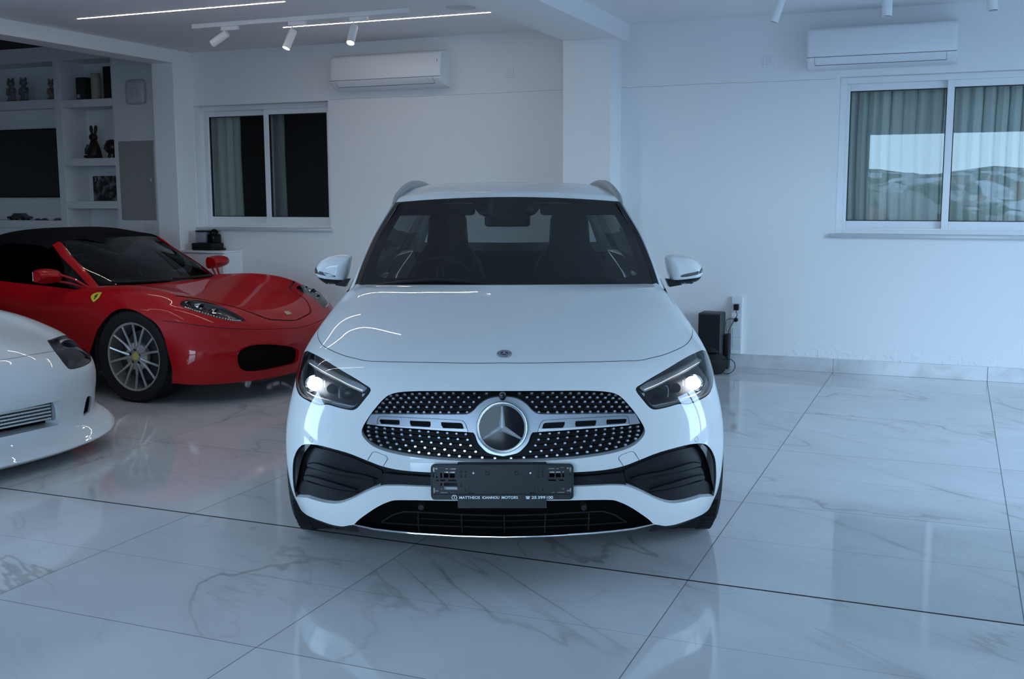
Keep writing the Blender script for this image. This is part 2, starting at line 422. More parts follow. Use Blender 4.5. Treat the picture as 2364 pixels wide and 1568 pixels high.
mb = MB(); mb.box((-12.5, 2.8, 0), (-12.4, YW+0.6, 3.2)); mb.box((-12.4, 2.8, 0), (-7.71, 3.0, 3.2)); mb.box((-12.4, YW, 0), (XT, YW+0.4, 3.14)); struct('wall_side_room_far', mb, MT['plaster'])  # includes an unseen front wall, added to darken the side room
# ------------------------------------------------------------------ free-form body surfaces
def _cr(t):
    t2, t3 = t*t, t*t*t
    return np.stack([-.5*t+t2-.5*t3, 1-2.5*t2+1.5*t3, .5*t+2*t2-1.5*t3, -.5*t2+.5*t3], -1)
def _dcr(t):
    t2 = t*t
    return np.stack([-.5+2*t-1.5*t2, -5*t+4.5*t2, .5+4*t-4.5*t2, -t+1.5*t2], -1)

class Net:
    """bicubic surface through a net of body points; rows v, columns u; u = 0 may be the centre line (x = 0)"""
    def __init__(s, rows, centre=True, sub=8):
        P = np.array(rows, float); s.nv, s.nu = P.shape[0]-1, P.shape[1]-1
        g0 = P[:, 1:2]*np.array([-1, 1, 1]) if centre else 2*P[:, :1]-P[:, 1:2]
        P = np.concatenate([g0, P, 2*P[:, -1:]-P[:, -2:-1]], 1)
        P = np.concatenate([2*P[:1]-P[1:2], P, 2*P[-1:]-P[-2:-1]], 0)
        s.P = P; s.centre = centre
        a = np.array(rows, float)
        s.su = float(np.mean(np.linalg.norm(a[:, 1:]-a[:, :-1], axis=2))); s.sv = float(np.mean(np.linalg.norm(a[1:]-a[:-1], axis=2)))
        n = sub; U, V = np.meshgrid(np.linspace(0, s.nu, s.nu*n+1), np.linspace(0, s.nv, s.nv*n+1))
        s.gu = U.ravel(); s.gv = V.ravel(); w = U.shape[1]; h = U.shape[0]
        X = s.ev(np.stack([s.gu, s.gv], 1)); s.X = X
        q = (np.arange(h-1)[:, None]*w+np.arange(w-1)[None, :]).ravel()
        s.T = np.concatenate([np.stack([q, q+1, q+w+1], 1), np.stack([q, q+w+1, q+w], 1)], 0)
        s.bvh = BVHTree.FromPolygons([tuple(p) for p in X], [tuple(map(int, t)) for t in s.T])
    def _w(s, uv, fu=_cr, fv=_cr):
        uv = np.atleast_2d(np.asarray(uv, float))
        u = np.clip(uv[:, 0], 0, s.nu); v = np.clip(uv[:, 1], 0, s.nv)
        iu = np.minimum(u.astype(int), s.nu-1); iv = np.minimum(v.astype(int), s.nv-1)
        wu, wv = fu(u-iu), fv(v-iv)
        G = s.P[(iv[:, None]+np.arange(4))[:, :, None], (iu[:, None]+np.arange(4))[:, None, :]]
        return np.einsum('nij,ni,nj->n', G[..., 0], wv, wu), np.einsum('nij,ni,nj->n', G[..., 1], wv, wu), np.einsum('nij,ni,nj->n', G[..., 2], wv, wu)
    def ev(s, uv): return np.stack(s._w(uv), 1)
    def normal(s, uv):
        a = np.stack(s._w(uv, _dcr, _cr), 1); b = np.stack(s._w(uv, _cr, _dcr), 1)
        n = np.cross(a, b); return n/np.maximum(np.linalg.norm(n, axis=1, keepdims=True), 1e-9)
    def _uv(s, loc, idx):
        t = s.T[idx]; a, b, c = s.X[t[0]], s.X[t[1]], s.X[t[2]]; p = np.array(loc)
        v0, v1, v2 = b-a, c-a, p-a
        d00, d01, d11, d20, d21 = v0@v0, v0@v1, v1@v1, v2@v0, v2@v1
        D = d00*d11-d01*d01 or 1e-12; y = (d11*d20-d01*d21)/D; z = (d00*d21-d01*d20)/D; x = 1-y-z
        return np.array([x*s.gu[t[0]]+y*s.gu[t[1]]+z*s.gu[t[2]], x*s.gv[t[0]]+y*s.gv[t[1]]+z*s.gv[t[2]]])
    def hit(s, o, d):
        r = s.bvh.ray_cast(Vector(o), Vector(d))
        if r[0] is not None: return s._uv(r[0], r[2])
        best = None
        for t in np.linspace(2.0, 11.0, 400):
            q = s.bvh.find_nearest(Vector(o+np.array(d)*t))
            if q[0] is not None and (best is None or q[3] < best[3]): best = q
        return s._uv(best[0], best[2])

class Frame:
    """a car's own axes (x to its left, y towards its tail, z up) and the sight lines of the survey camera in them"""
    def __init__(s, pos, rotz):
        s.pos, s.rot = np.array([pos[0], pos[1], 0.0]), rotz
        c, d = math.cos(rotz), math.sin(rotz); s.R = np.array([[c, -d, 0], [d, c, 0], [0, 0, 1]])
        s.o = s.R.T @ (CAM_POS-s.pos)
    def ray(s, x, y):
        d = CAM_FW+CAM_R*(x-IMG_W/2)/CAM_F-CAM_U*(y-IMG_H/2)/CAM_F
        return s.R.T @ (d/np.linalg.norm(d))
    def px(s, p):
        d = s.R @ np.array(p, float)+s.pos-CAM_POS; k = d@CAM_FW
        return (IMG_W/2+CAM_F*(d@CAM_R)/k, IMG_H/2-CAM_F*(d@CAM_U)/k)
    def trace(s, net, pts, off=0.0, side=-1):
        """points of the photograph -> surface coordinates on the net pushed back by off"""
        o = s.o-np.array([0, off, 0]); f = np.array([side, 1, 1]); r = []
        for x, y in pts: r.append(net.hit(o*f, s.ray(x, y)*f))
        return np.array(r)
    def at_y(s, pts, y):
        r = []
        for x, yy in pts:
            d = s.ray(x, yy); r.append(s.o+d*(y-s.o[1])/d[1])
        return np.array(r)

def z_(pts, ox, oy, k): return [(ox+x/k, oy+y/k) for x, y in pts]      # enlarged view -> photograph

def inside(P, poly):
    x, y = P[:, 0], P[:, 1]; r = np.zeros(len(P), bool); n = len(poly)
    for i in range(n):
        (x1, y1), (x2, y2) = poly[i], poly[(i+1) % n]
        c = (y1 > y) != (y2 > y)
        if not c.any(): continue
        with np.errstate(divide='ignore', invalid='ignore'): r ^= c & (x < (x2-x1)*(y-y1)/(y2-y1 if y2 != y1 else 1e-12)+x1)
    return r
def seg_dist(P, poly, closed=True):
    d = np.full(len(P), 1e9); n = len(poly)
    for i in range(n if closed else n-1):
        a, b = np.array(poly[i]), np.array(poly[(i+1) % n]); ab = b-a; L = max(ab@ab, 1e-16)
        t = np.clip((P-a)@ab/L, 0, 1); d = np.minimum(d, np.linalg.norm(P-a-t[:, None]*ab, axis=1))
    return d
def densify(poly, step, closed=True):
    r = []; n = len(poly)
    for i in range(n if closed else n-1):
        a, b = np.array(poly[i], float), np.array(poly[(i+1) % n], float); k = max(1, int(math.ceil(np.linalg.norm(b-a)/step)))
        r += [a+(b-a)*j/k for j in range(k)]
    if not closed: r.append(np.array(poly[-1], float))
    return np.array(r)
def spline(pts, n=4, closed=False, keep=()):
    """catmull-rom smoothing; indices in keep stay sharp"""
    p = np.array(pts, float); m = len(p); r = []
    for i in range(m if closed else m-1):
        g = lambda k: p[k % m] if closed else p[min(max(k, 0), m-1)]
        a, b, c, d = g(i-1), g(i), g(i+1), g(i+2)
        if i % m in keep: a = b
        if (i+1) % m in keep: d = c
        for j in range(n):
            t = np.array([j/n]); r.append((_cr(t)[0][:, None]*np.stack([a, b, c, d])).sum(0))
    if not closed: r.append(p[-1])
    return np.array(r)
def thick(line, w, closed=False):
    """polyline -> outline polygon of half width w (w may vary)"""
    p = np.array(line, float); m = len(p); ws = np.full(m, w) if np.isscalar(w) else np.array(w)
    t = np.roll(p, -1, 0)-np.roll(p, 1, 0) if closed else np.gradient(p, axis=0)
    n = np.stack([-t[:, 1], t[:, 0]], 1); n /= np.maximum(np.linalg.norm(n, axis=1, keepdims=True), 1e-9)
    return np.concatenate([p+n*ws[:, None], (p-n*ws[:, None])[::-1]], 0)

def cdt(outer, holes, step, lines=()):
    """triangulate the region inside outer and outside holes (2d)"""
    loops = [densify(outer, step*0.7)]+[densify(h, step*0.5) for h in holes]
    lo, hi = loops[0].min(0), loops[0].max(0)
    gx = np.arange(lo[0]+step*.5, hi[0], step); gy = np.arange(lo[1]+step*.5, hi[1], step)
    if len(gx) and len(gy):
        G = np.stack(np.meshgrid(gx, gy), -1).reshape(-1, 2)
        k = inside(G, loops[0]); G = G[k]
        if len(G):
            d = np.full(len(G), 1e9)
            for l in loops: d = np.minimum(d, seg_dist(G, l))
            G = G[d > step*.45]
    else: G = np.zeros((0, 2))
    V, Eg = [], []
    for l in loops:
        b = len(V); V += [Vector((float(a[0]), float(a[1]))) for a in l]; Eg += [(b+i, b+(i+1) % len(l)) for i in range(len(l))]
    V += [Vector((float(a[0]), float(a[1]))) for a in G]
    r = delaunay_2d_cdt(V, Eg, [], 0, 1e-7)
    v = np.array([(a.x, a.y) for a in r[0]]); f = np.array([list(t)[:3] for t in r[2] if len(t) >= 3])
    c = v[f].mean(1); ok = inside(c, loops[0])
    for l in loops[1:]: ok &= ~inside(c, l)
    f = f[ok]
    ab = v[f[:, 1]]-v[f[:, 0]]; ac = v[f[:, 2]]-v[f[:, 0]]
    area = ab[:, 0]*ac[:, 1]-ab[:, 1]*ac[:, 0]; f = f[np.abs(area) > 1e-12]
    return v, f, loops

def raw_mesh(name, verts, faces, mats, parent, normals=None, midx=None, flip=False):
    me = bpy.data.meshes.new(name)
    me.from_pydata([tuple(map(float, p)) for p in verts], [], [tuple(int(i) for i in (t[::-1] if flip else t)) for t in faces])
    for m in (mats if isinstance(mats, (list, tuple)) else [mats]): me.materials.append(m)
    me.polygons.foreach_set('use_smooth', [True]*len(me.polygons))
    if midx is not None: me.polygons.foreach_set('material_index', [int(i) for i in midx])
    me.update()
    if normals is not None: me.normals_split_custom_set_from_vertices([tuple(map(float, n)) for n in normals])
    return link_mesh(name, me, parent)

def patch(net, poly, name, mats, parent, off=0.0, holes=(), step=0.03, sides=(1, -1), split=False, rim=0.0, rim_out=0.0, noff=0.0, dome=0.0, rim_of=None, lips=()):
    """a sheet on the net inside poly (surface coordinates) minus holes; pushed back by off (along y) or noff (along the
    normal); rim: depth of the lip that turns inwards round every hole (and round the outline with rim_out)"""
    k = np.array([net.su, net.sv])
    v, f, loops = cdt(np.array(poly)*k, [np.array(h)*k for h in holes], step)
    uv = v/k; X = net.ev(uv); Nn = net.normal(uv)
    sgn = -1.0 if np.mean(Nn[:, 1]) > 0 or (abs(np.mean(Nn[:, 1])) < 0.2 and np.mean(Nn[:, 2]) < 0) else 1.0   # outward: towards the nose / up
    Nn = Nn*sgn
    if dome:
        d = seg_dist(v, loops[0]); X = X+Nn*(dome*(1-np.exp(-d/(3*abs(dome)))))[:, None]
    X = X-Nn*noff+np.array([0, off, 0])
    # face winding to agree with normals
    fn = np.cross(X[f[:, 1]]-X[f[:, 0]], X[f[:, 2]]-X[f[:, 0]]); bad = (fn*Nn[f].mean(1)).sum(1) < 0; f = f.copy(); f[bad] = f[bad][:, ::-1]
    allv, alln, allf = [X], [Nn], [f]; n0 = len(X)
    def lip(loop, depth, inward, closed=True):
        nonlocal n0
        L = loop/k; P = net.ev(L); nn = net.normal(L)*sgn
        P = P-nn*noff+np.array([0, off, 0]); Q = P+np.array([0, depth, 0]) if not noff or True else P
        m = len(P); c = P.mean(0); t = np.roll(P, -1, 0)-np.roll(P, 1, 0); ln = np.cross(t, Q-P); ln /= np.maximum(np.linalg.norm(ln, axis=1, keepdims=True), 1e-9)
        s_ = 1 if ((ln*(c-P)).sum() > 0) == inward else -1; ln = ln*s_
        i = np.arange(m); j = (i+1) % m
        F = np.concatenate([np.stack([i, j, j+m], 1), np.stack([i, j+m, i+m], 1)], 0)
        if not closed: F = np.array([q_ for q_ in F if not (m-1 in [w_ % m for w_ in q_] and 0 in [w_ % m for w_ in q_])])
        if net.centre:      # no lip along the centre line
            on = (np.abs(P[:, 0]) < 2e-4); F = np.array([t_ for t_ in F if not (on[t_[0] % m] and on[t_[1] % m] and on[t_[2] % m])])
        if s_ < 0: F = F[:, ::-1]
        allv.append(np.concatenate([P, Q])); alln.append(np.concatenate([ln, ln])); allf.append(F+n0); n0 += 2*m
    if rim:
        for q, l in enumerate(loops[1:]):
            if rim_of is None or q in rim_of: lip(l, rim if np.isscalar(rim) else rim[q], True)
    if rim_out: lip(loops[0], rim_out, False)
    for l, dp in lips: lip(np.array(l)*k, dp, False, closed=False)
    V, Nv, F = np.concatenate(allv), np.concatenate(alln), np.concatenate(allf)
    mx = np.array([-1, 1, 1]); res = []
    if split:
        for sd in sides:
            res.append(raw_mesh(name, V*(mx if sd < 0 else 1), F, mats, parent, Nv*(mx if sd < 0 else 1), flip=sd < 0))
        return res
    if len(sides) == 2:
        fl = F[:, ::-1]+len(V)
        return raw_mesh(name, np.concatenate([V, V*mx]), np.concatenate([F, fl]), mats, parent, np.concatenate([Nv, Nv*mx]))
    sd = sides[0]
    return raw_mesh(name, V*(mx if sd < 0 else 1), F, mats, parent, Nv*(mx if sd < 0 else 1), flip=sd < 0)

def centred(poly):
    """a traced half outline: close it exactly on the centre line"""
    p = np.array(poly, float); p[0, 0] = 0; p[-1, 0] = 0; return p
def in_m(net, line): return np.array(line)*np.array([net.su, net.sv])
def un_m(net, line): return np.array(line)/np.array([net.su, net.sv])
def groove(net, line, w, closed=False):
    """surface polyline -> thin outline polygon w metres wide"""
    return un_m(net, thick(in_m(net, line), w/2, closed))

def wheel(parent, x, y, z, R, width, rim_r, spokes, m_rim, side, kind='twin', cap=None):
    """tyre and alloy rim; side = +1 for outer face towards +x"""
    t = MB(); h = width/2
    t.lathe([(rim_r, -h*.85), (R*.93, -h), (R*.985, -h*.86), (R, -h*.6), (R, h*.6), (R*.985, h*.86), (R*.93, h), (rim_r, h*.85), (rim_r*.97, h*.5), (rim_r*.97, -h*.5)], 48, axis='x', close=True)
    n = 60
    for i in range(n):        # tread blocks at the shoulders
        a = 2*math.pi*i/n
        for s in (-1, 1):
            t.box((s*h*.40, -0.011, R-.003), (s*h*.86, 0.011, R+.0035), mat=Matrix.Rotation(a, 4, 'X') @ Matrix.Rotation(0.0, 4, 'Z'))
    ty = t.build('tyre', MT['rubber'], parent, loc=(x, y, z))
    r = MB(); f = h*.78*side
    r.lathe([(rim_r, f), (rim_r*.985, f*1.04), (rim_r*.93, f*.98), (rim_r*.90, f*.55), (rim_r*.86, -f*.6), (rim_r*.95, -f*.8)], 48, axis='x')
    hr = .30 if kind == 'twin' else .40
    r.lathe([(0.0, f*.80), (rim_r*.20, f*.80), (rim_r*hr, f*.68), (rim_r*hr, f*.30), (0, f*.30)], 40, axis='x')
    for i in range(spokes):
        a = 2*math.pi*i/spokes
        for b in ((-.16, .16) if kind == 'twin' else (-.224, .224)):
            a0, a1 = (a+b*.62, a+b*1.25) if kind == 'twin' else (a+b*.62, a+b)
            c0, s0, c1, s1 = math.cos(a0), math.sin(a0), math.cos(a1), math.sin(a1)
            r.tube([(f*.72, rim_r*.22*c0, rim_r*.22*s0), (f*.80, rim_r*.55*math.cos((a0+a1)/2), rim_r*.55*math.sin((a0+a1)/2)), (f*.93, rim_r*.93*c1, rim_r*.93*s1)], [rim_r*.062, rim_r*.048, rim_r*.045] if kind == 'twin' else [rim_r*.060, rim_r*.036, rim_r*.034], 8)
    ro = r.build('rim', m_rim, parent, loc=(x, y, z), ang=40)
    if kind != 'twin' and side < 0:
        for i in range(5):
            a = 2*math.pi*i/5+.3; hb = MB(); hb.lathe([(0, f*.84), (.013, f*.84), (.013, f*.70)], 8, axis='x'); hb.build('wheel_bolt', MT['black_plastic'], ro, loc=(0, rim_r*.21*math.cos(a), rim_r*.21*math.sin(a)))
    d = MB(); d.lathe([(0, -f*.3), (rim_r*.72, -f*.3), (rim_r*.72, -f*.1), (0, -f*.1)], 32, axis='x'); d.build('brake_disc', MT['gap'], ro)
    cp = MB(); cp.lathe([(0, f*.88), (rim_r*.10, f*.87), (rim_r*.115, f*.80)], 24, axis='x'); cp.build('hub_cap', cap or MT['satin'], ro)
    return ty, ro

def arch_liner(parent, x0, x1, y, z, R, name='wheel_arch_liner'):
    m = MB(); n = 20; rows = []
    for i in range(n+1):
        a = -0.35+(math.pi+0.7)*i/n; rows.append([(x0, y+R*math.cos(a), z+R*math.sin(a)), (x1, y+R*math.cos(a), z+R*math.sin(a))])
    m.grid(rows); m.poly([(x0, r[0][1], r[0][2]) for r in rows])
    return m.build(name, MT['gap'], parent, flat=True)
# ------------------------------------------------------------------ white compact SUV (centre)
GY = CAM_YAW-0.006
GPOS = (-math.sin(CAM_YAW)*3.88-0.035*math.cos(CAM_YAW), math.cos(CAM_YAW)*3.88-0.035*math.sin(CAM_YAW))
GF = Frame(GPOS, GY)
suv = thing('compact_suv', 'white compact suv facing the camera with lit headlights and studded grille', 'car', (GPOS[0], GPOS[1], 0), GY)
R_ = [
 [(0,.03,.205),(.25,.035,.205),(.45,.07,.205),(.62,.15,.20),(.75,.265,.20),(.83,.40,.205),(.862,.48,.21),(.875,.54,.215)],
 [(0,.012,.30),(.26,.018,.30),(.47,.05,.30),(.65,.13,.30),(.785,.25,.30),(.862,.38,.30),(.888,.46,.30),(.895,.51,.30)],
 [(0,0,.42),(.27,.008,.42),(.48,.045,.42),(.66,.12,.42),(.795,.235,.42),(.875,.365,.42),(.900,.45,.42),(.907,.50,.42)],
 [(0,.003,.53),(.27,.012,.53),(.485,.05,.53),(.665,.125,.53),(.80,.245,.53),(.878,.38,.53),(.904,.47,.53),(.911,.53,.53)],
 [(0,.03,.64),(.27,.04,.64),(.48,.078,.64),(.655,.15,.64),(.79,.265,.64),(.868,.40,.635),(.900,.52,.625),(.911,.61,.62)],
 [(0,.07,.755),(.27,.08,.755),(.475,.12,.755),(.64,.195,.75),(.77,.31,.745),(.852,.45,.735),(.893,.60,.70),(.909,.72,.69)],
 [(0,.115,.82),(.27,.125,.82),(.465,.165,.82),(.63,.25,.82),(.757,.375,.82),(.845,.53,.80),(.892,.68,.755),(.908,.80,.73)],
 [(0,.165,.862),(.26,.178,.862),(.455,.225,.862),(.62,.325,.865),(.755,.475,.87),(.848,.63,.84),(.895,.77,.78),(.909,.88,.745)],
 [(0,.32,.915),(.26,.335,.916),(.455,.38,.917),(.62,.475,.92),(.753,.62,.915),(.845,.78,.88),(.897,.92,.80),(.912,.98,.735)],
 [(0,.55,.968),(.26,.56,.971),(.455,.59,.974),(.62,.66,.975),(.745,.79,.965),(.828,.92,.925),(.898,1.04,.81),(.914,1.10,.69)],
 [(0,.80,1.015),(.26,.81,1.020),(.455,.83,1.025),(.615,.89,1.024),(.733,.98,1.010),(.812,1.09,.965),(.898,1.18,.80),(.916,1.21,.58)],
 [(0,1.03,1.055),(.26,1.04,1.061),(.455,1.06,1.065),(.61,1.11,1.064),(.72,1.18,1.049),(.79,1.26,1.005),(.895,1.32,.80),(.912,1.30,.40)],
 [(0,1.15,1.078),(.26,1.165,1.0775),(.455,1.2,1.075),(.60,1.26,1.0705),(.705,1.35,1.063),(.766,1.42,1.040),(.89,1.46,.82),(.905,1.42,.30)]]
GB = Net(R_)
def gt(pts, off=0.0): return GF.trace(GB, pts, off, -1)

# outlines read off the photograph, left half
head_px = [(709.9,810.4),(724,817),(763,839),(809,867),(843.7,888.7),(854,895.6),(856,902),(850.6,911.7),(832,934.7),(820.8,945),(809,947.3),(786,942.7),(757.6,934.7),(742.7,936.4),(728.9,934),(708,924),(693,914),(686.4,902.5),(683,884),(683,854),(686.4,828),(695.6,817.6)]
head_uv = spline(gt(head_px), 3, True, keep=(0, 6))
grille_px = [(1160,903),(1120,903),(1050,903),(973,903),(928.4,905),(903,910),(887.6,919.5),(871,937.4),(855.7,956.5),(844,974.4),(836.6,988.4),(834.7,998.6),(839,1010),(852,1024),(871,1035.6),(903,1046),(947.6,1054.7),(1011,1061.8),(1075,1065),(1120,1066.5),(1160,1067.3)]
grille_uv = centred(spline(gt(grille_px), 3))
intake_px = [(1160,1093),(1080,1093),(994,1091),(927,1086),(882.4,1076.7),(844,1062),(799.5,1044.8),(745,1030),(713,1025.6),(697,1028),(686,1040),(677.5,1062),(675.5,1089),(677,1118),(683,1147.5),(704,1149),(720,1153),(745,1160),(771,1163.5),(790,1161),(815,1151.6),(847,1135.7),(876,1124.5),(895,1122),(927,1122),(994,1124.5),(1080,1126),(1160,1127)]
intake_uv = centred(spline(gt(intake_px), 3, keep=(9, 14)))
lower_px = [(1160,1157),(1054.7,1156.4),(927,1154.8),(895,1159.6),(863,1175.5),(831,1198),(817,1212),(863,1222),(959,1232),(1054.7,1237.7),(1160,1240)]
lower_uv = centred(spline(gt(lower_px), 3, keep=(6,)))
shut_px = [(1180,840),(1100,839.3),(993,837.8),(905,836),(846.7,834),(823,829),(788,819.6),(750,802),(736.7,787),(732.9,769.7),(735,749)]
shut_uv = spline(gt(shut_px), 4); shut_uv[0, 0] = 0; shut_uv = shut_uv[shut_uv[:, 0] > -1e-9]
# the shut line climbs the fender edge to the windscreen corner
tail = np.array([(shut_uv[-1, 0]+(4.78-shut_uv[-1, 0])*t**.7, shut_uv[-1, 1]+(12.05-shut_uv[-1, 1])*t) for t in np.linspace(0, 1, 24)[1:]])
shut_all = np.concatenate([shut_uv, tail])
gap = groove(GB, shut_all, .0045)
tow_px = z_([(215,1450),(300,1310),(330,1283),(370,1280),(540,1345),(580,1380),(585,1420),(500,1555)], 820, 880, 7.84)
tow_gap = groove(GB, gt(tow_px), .0022)
sens_c = gt([(718.5, 1015.8)])[0]
sens = np.array([sens_c+np.array([.0105*math.cos(a)/GB.su, .0125*math.sin(a)/GB.sv]) for a in np.linspace(0, 2*math.pi, 21)[:-1]])
sens_gap = groove(GB, np.concatenate([sens, sens[:1]]), .0016)
hood_poly = np.concatenate([shut_all, [(0, 12.0)]])
hood_poly[:, 1] = np.minimum(hood_poly[:, 1], 12.0)
kk = np.array([GB.su, GB.sv])
# painted shell (bumper and fenders) and the bonnet
edge_px = lower_px[:7]+[(806,1213.2),(797,1215),(787,1215.5),(767,1212),(750,1206.5),(735,1201),(718,1194),(705,1187),(696,1179),(689,1169)]
edge_uv = spline(gt(edge_px), 3, keep=(6,)); edge_uv[0, 0] = 0
edge_uv = np.concatenate([edge_uv, [(7.0, edge_uv[-1, 1]+.05)]])
dom = np.concatenate([edge_uv, [(7, 12), (0, 12)]])
shell = patch(GB, dom, 'front_body', MT['white_paint'], suv, holes=[np.concatenate([hood_poly[:-1], [(0, 12.0)]]), head_uv, grille_uv, intake_uv, tow_gap, sens_gap], step=.028, rim=[.02, .05, .06, .07, .008, .006], rim_of=(1, 2, 3, 4, 5), lips=[(edge_uv, .10)])
under = patch(GB, np.concatenate([edge_uv[18:], [(7, 0), (gt([(817, 1212)])[0][0], 0)]]), 'lower_lip', MT['black_plastic'], suv, off=.035, step=.04, split=True)
# bonnet: inset from the shut line by the gap
hm = in_m(GB, shut_all); t_ = np.gradient(hm, axis=0); n_ = np.stack([-t_[:, 1], t_[:, 0]], 1); n_ /= np.linalg.norm(n_, axis=1, keepdims=True)
ctr = np.array([0.0, 9.5])*kk
sg = 1 if ((ctr-hm[0])@n_[0]) > 0 else -1
hin = un_m(GB, hm+n_*sg*.0048); hin[0, 0] = 0; hin = hin[(hin[:, 1] <= 12.0)]
bonnet = patch(GB, np.concatenate([hin, [(hin[-1, 0], 12.0), (0, 12.0)]]), 'bonnet', MT['white_paint'], suv, step=.026, rim_out=.02)
gap_back = patch(GB, groove(GB, shut_all[:-2], .03), 'bonnet_gap', MT['gap'], suv, noff=.012, step=.05)
patch(GB, groove(GB, gt(tow_px), .012), 'towing_cover_gap', MT['gap'], suv, noff=.006, step=.05, sides=(-1,))
patch(GB, groove(GB, np.concatenate([sens, sens[:1]]), .008), 'parking_sensor', MT['gap'], suv, noff=.004, step=.05, split=True)
MT['grille_black'] = mat('grille_black', (0.005, 0.006, 0.007), 0.45, spec=0.1)
# grille insert with studs
gi = patch(GB, grille_uv, 'grille', MT['grille_black'], suv, off=.045, step=.05)
# ---- grille: lattice, studs, silver bar, star emblem
zg = lambda pts: z_(pts, 820, 880, 7.84)
stud_rows = [
 ([643,758,895,1033,1165,1305,1460,1613,1777,1953,2157,2378],[266,255,243,236,231,228,227,226,225,226,227,228]),
 ([571,692,830,972,1108,1248,1400,1545,1702,1868,2050,2243],[328,320,313,309,305,302,300,299,298,298,299,300]),
 ([505,633,773,920,1057,1197,1346,1485,1635,1797,1972,2145],[397,392,388,386,384,383,383,382,381,381,382,383]),
 ([440,573,714,866,1007,1148,1297,1440,1585,1740,1910,2075],[480,477,474,473,473,472,472,472,472,473,473,474]),
 ([388,523,664,818,960,1105,1250,1400,1545,1700,1865,2027],[556,556,557,559,561,562,564,566,567,568,569,566]),
 ([247,389,537,684,838,1000,1163,1328,1497,1668,1835,2003],[833,845,857,869,881,893,907,918,931,943,953,962]),
 ([238,386,535,684,847,1005,1174,1340,1516,1686,1858,2034],[906,921,936,951,967,982,997,1012,1027,1041,1053,1063]),
 ([256,400,553,708,873,1037,1208,1378,1560,1730,1908,2091],[984,1003,1023,1043,1062,1080,1098,1113,1129,1142,1156,1168]),
 ([284,432,590,753,921,1091,1266,1440,1623,1800,1983,2182],[1055,1085,1112,1138,1163,1185,1205,1222,1239,1252,1265,1277]),
 ([471,641,810,984,1158,1337,1518,1700,1888,2077,2300,2530],[1160,1199,1232,1261,1286,1307,1327,1343,1357,1369,1382,1393])]
st = MB(); OFFG = .030
rows_uv = [gt(zg(list(zip(a, b))), OFFG) for a, b in stud_rows]
MT['stud'] = mat('bright_stud', (0.62, 0.66, 0.70), 0.16, metal=0.9)
for row in rows_uv:
    X = GB.ev(row)+np.array([0, OFFG, 0]); Nn = GB.normal(row)
    for p, n in zip(X, Nn):
        n = Vector(n) if n[1] < 0 else -Vector(n)
        for sd in (1, -1):
            nn = Vector((n.x*sd, n.y, n.z)); c = Vector((p[0]*sd, p[1], p[2]))
            a = nn.cross(Vector((0, 0, 1))).normalized(); b = a.cross(nn)
            ring = lambda r, d: [c+nn*d+a*(r*1.32*math.cos(math.pi*k/3))+b*(r*math.sin(math.pi*k/3)) for k in range(6)]
            v = ring(.0058, -.012)+ring(.0056, .002)+ring(.0036, .005)
            st._new(v, [(k, (k+1) % 6, 6+(k+1) % 6, 6+k) for k in range(6)]+[(6+k, 6+(k+1) % 6, 12+(k+1) % 6, 12+k) for k in range(6)]+[tuple(range(12, 18))])
so = st.build('grille_studs', MT['stud'], gi, flat=True); so['kind'] = 'stuff'
# thin lattice between the studs
la = MB()
for row in rows_uv:
    q = spline(row, 3); X = GB.ev(q)+np.array([0, OFFG+.008, 0])
    for sd in (1, -1):
        top = [Vector((p[0]*sd, p[1], p[2]+.0012)) for p in X]; bot = [Vector((p[0]*sd, p[1]+.006, p[2]-.0016)) for p in X]
        bk = [Vector((p[0]*sd, p[1]+.02, p[2]+.002)) for p in X]
        la.grid([bk, top, bot])
for a, b in ((0, 4), (5, 9)):
    for k in range(12):
        for r in range(a, b):
            p, q = rows_uv[r][k], rows_uv[r+1][k]
            P, Q = GB.ev([p])[0], GB.ev([q])[0]
            for sd in (1, -1):
                d = np.array([.0011, 0, 0]); o = np.array([0, OFFG+.009, 0]); e2 = np.array([0, .018, 0])
                m_ = np.array([sd, 1, 1])
                la.grid([[Vector((P-d+o)*m_), Vector((Q-d+o)*m_)], [Vector((P+d+o)*m_), Vector((Q+d+o)*m_)]])
la.build('grille_lattice', mat('grille_lattice_black', (0.008, 0.009, 0.011), 0.4, spec=.2), gi, flat=True)
# gloss rim just inside the grille opening
gm = in_m(GB, grille_uv); 
bar_top = zg([(207,762),(240,690),(290,605),(700,602),(1200,604),(1700,606),(1960,604),(2060,590),(2150,530),(2230,440),(2350,352)])+[(1133,919.5),(1146.6,917),(1160,916.5)]
bar_bot = [(1160,1053.6),(1129.4,1047),(1114.4,1035.8),(1103,1022),(1098,1008),(1093,1000.2)]+zg([(2040,925),(1200,862),(390,800),(205,778)])
bar_uv = np.concatenate([spline(gt(bar_top, -.004), 3, keep=(2,)), spline(gt(bar_bot, -.004), 3)[::1]])
bar_uv[np.abs(bar_uv[:, 0]) < .03, 0] = 0
fr = zg([(395,785),(400,700),(430,655),(500,640),(1200,672),(1860,708),(1960,735),(2005,800),(2040,920),(1200,858)])
slots = [[(440,725),(455,692),(800,705),(808,740),(800,795),(470,775)], [(990,715),(1360,730),(1370,790),(1355,835),(1010,815),(990,760)], [(1553,742),(1900,757),(1940,775),(1965,850),(1950,878),(1600,860),(1560,800)]]
slot_uv = [gt(zg(s), -.004) for s in slots]
bar = patch(GB, bar_uv, 'grille_bar', MT['satin'], suv, off=-.004, holes=slot_uv, step=.02, rim=.03, rim_out=.03)
for s in slots:
    sl = patch(GB, spline(gt(zg(s), .012), 3, True), 'slot_insert', MT['black_gloss'], bar, off=.012, split=True, step=.02)
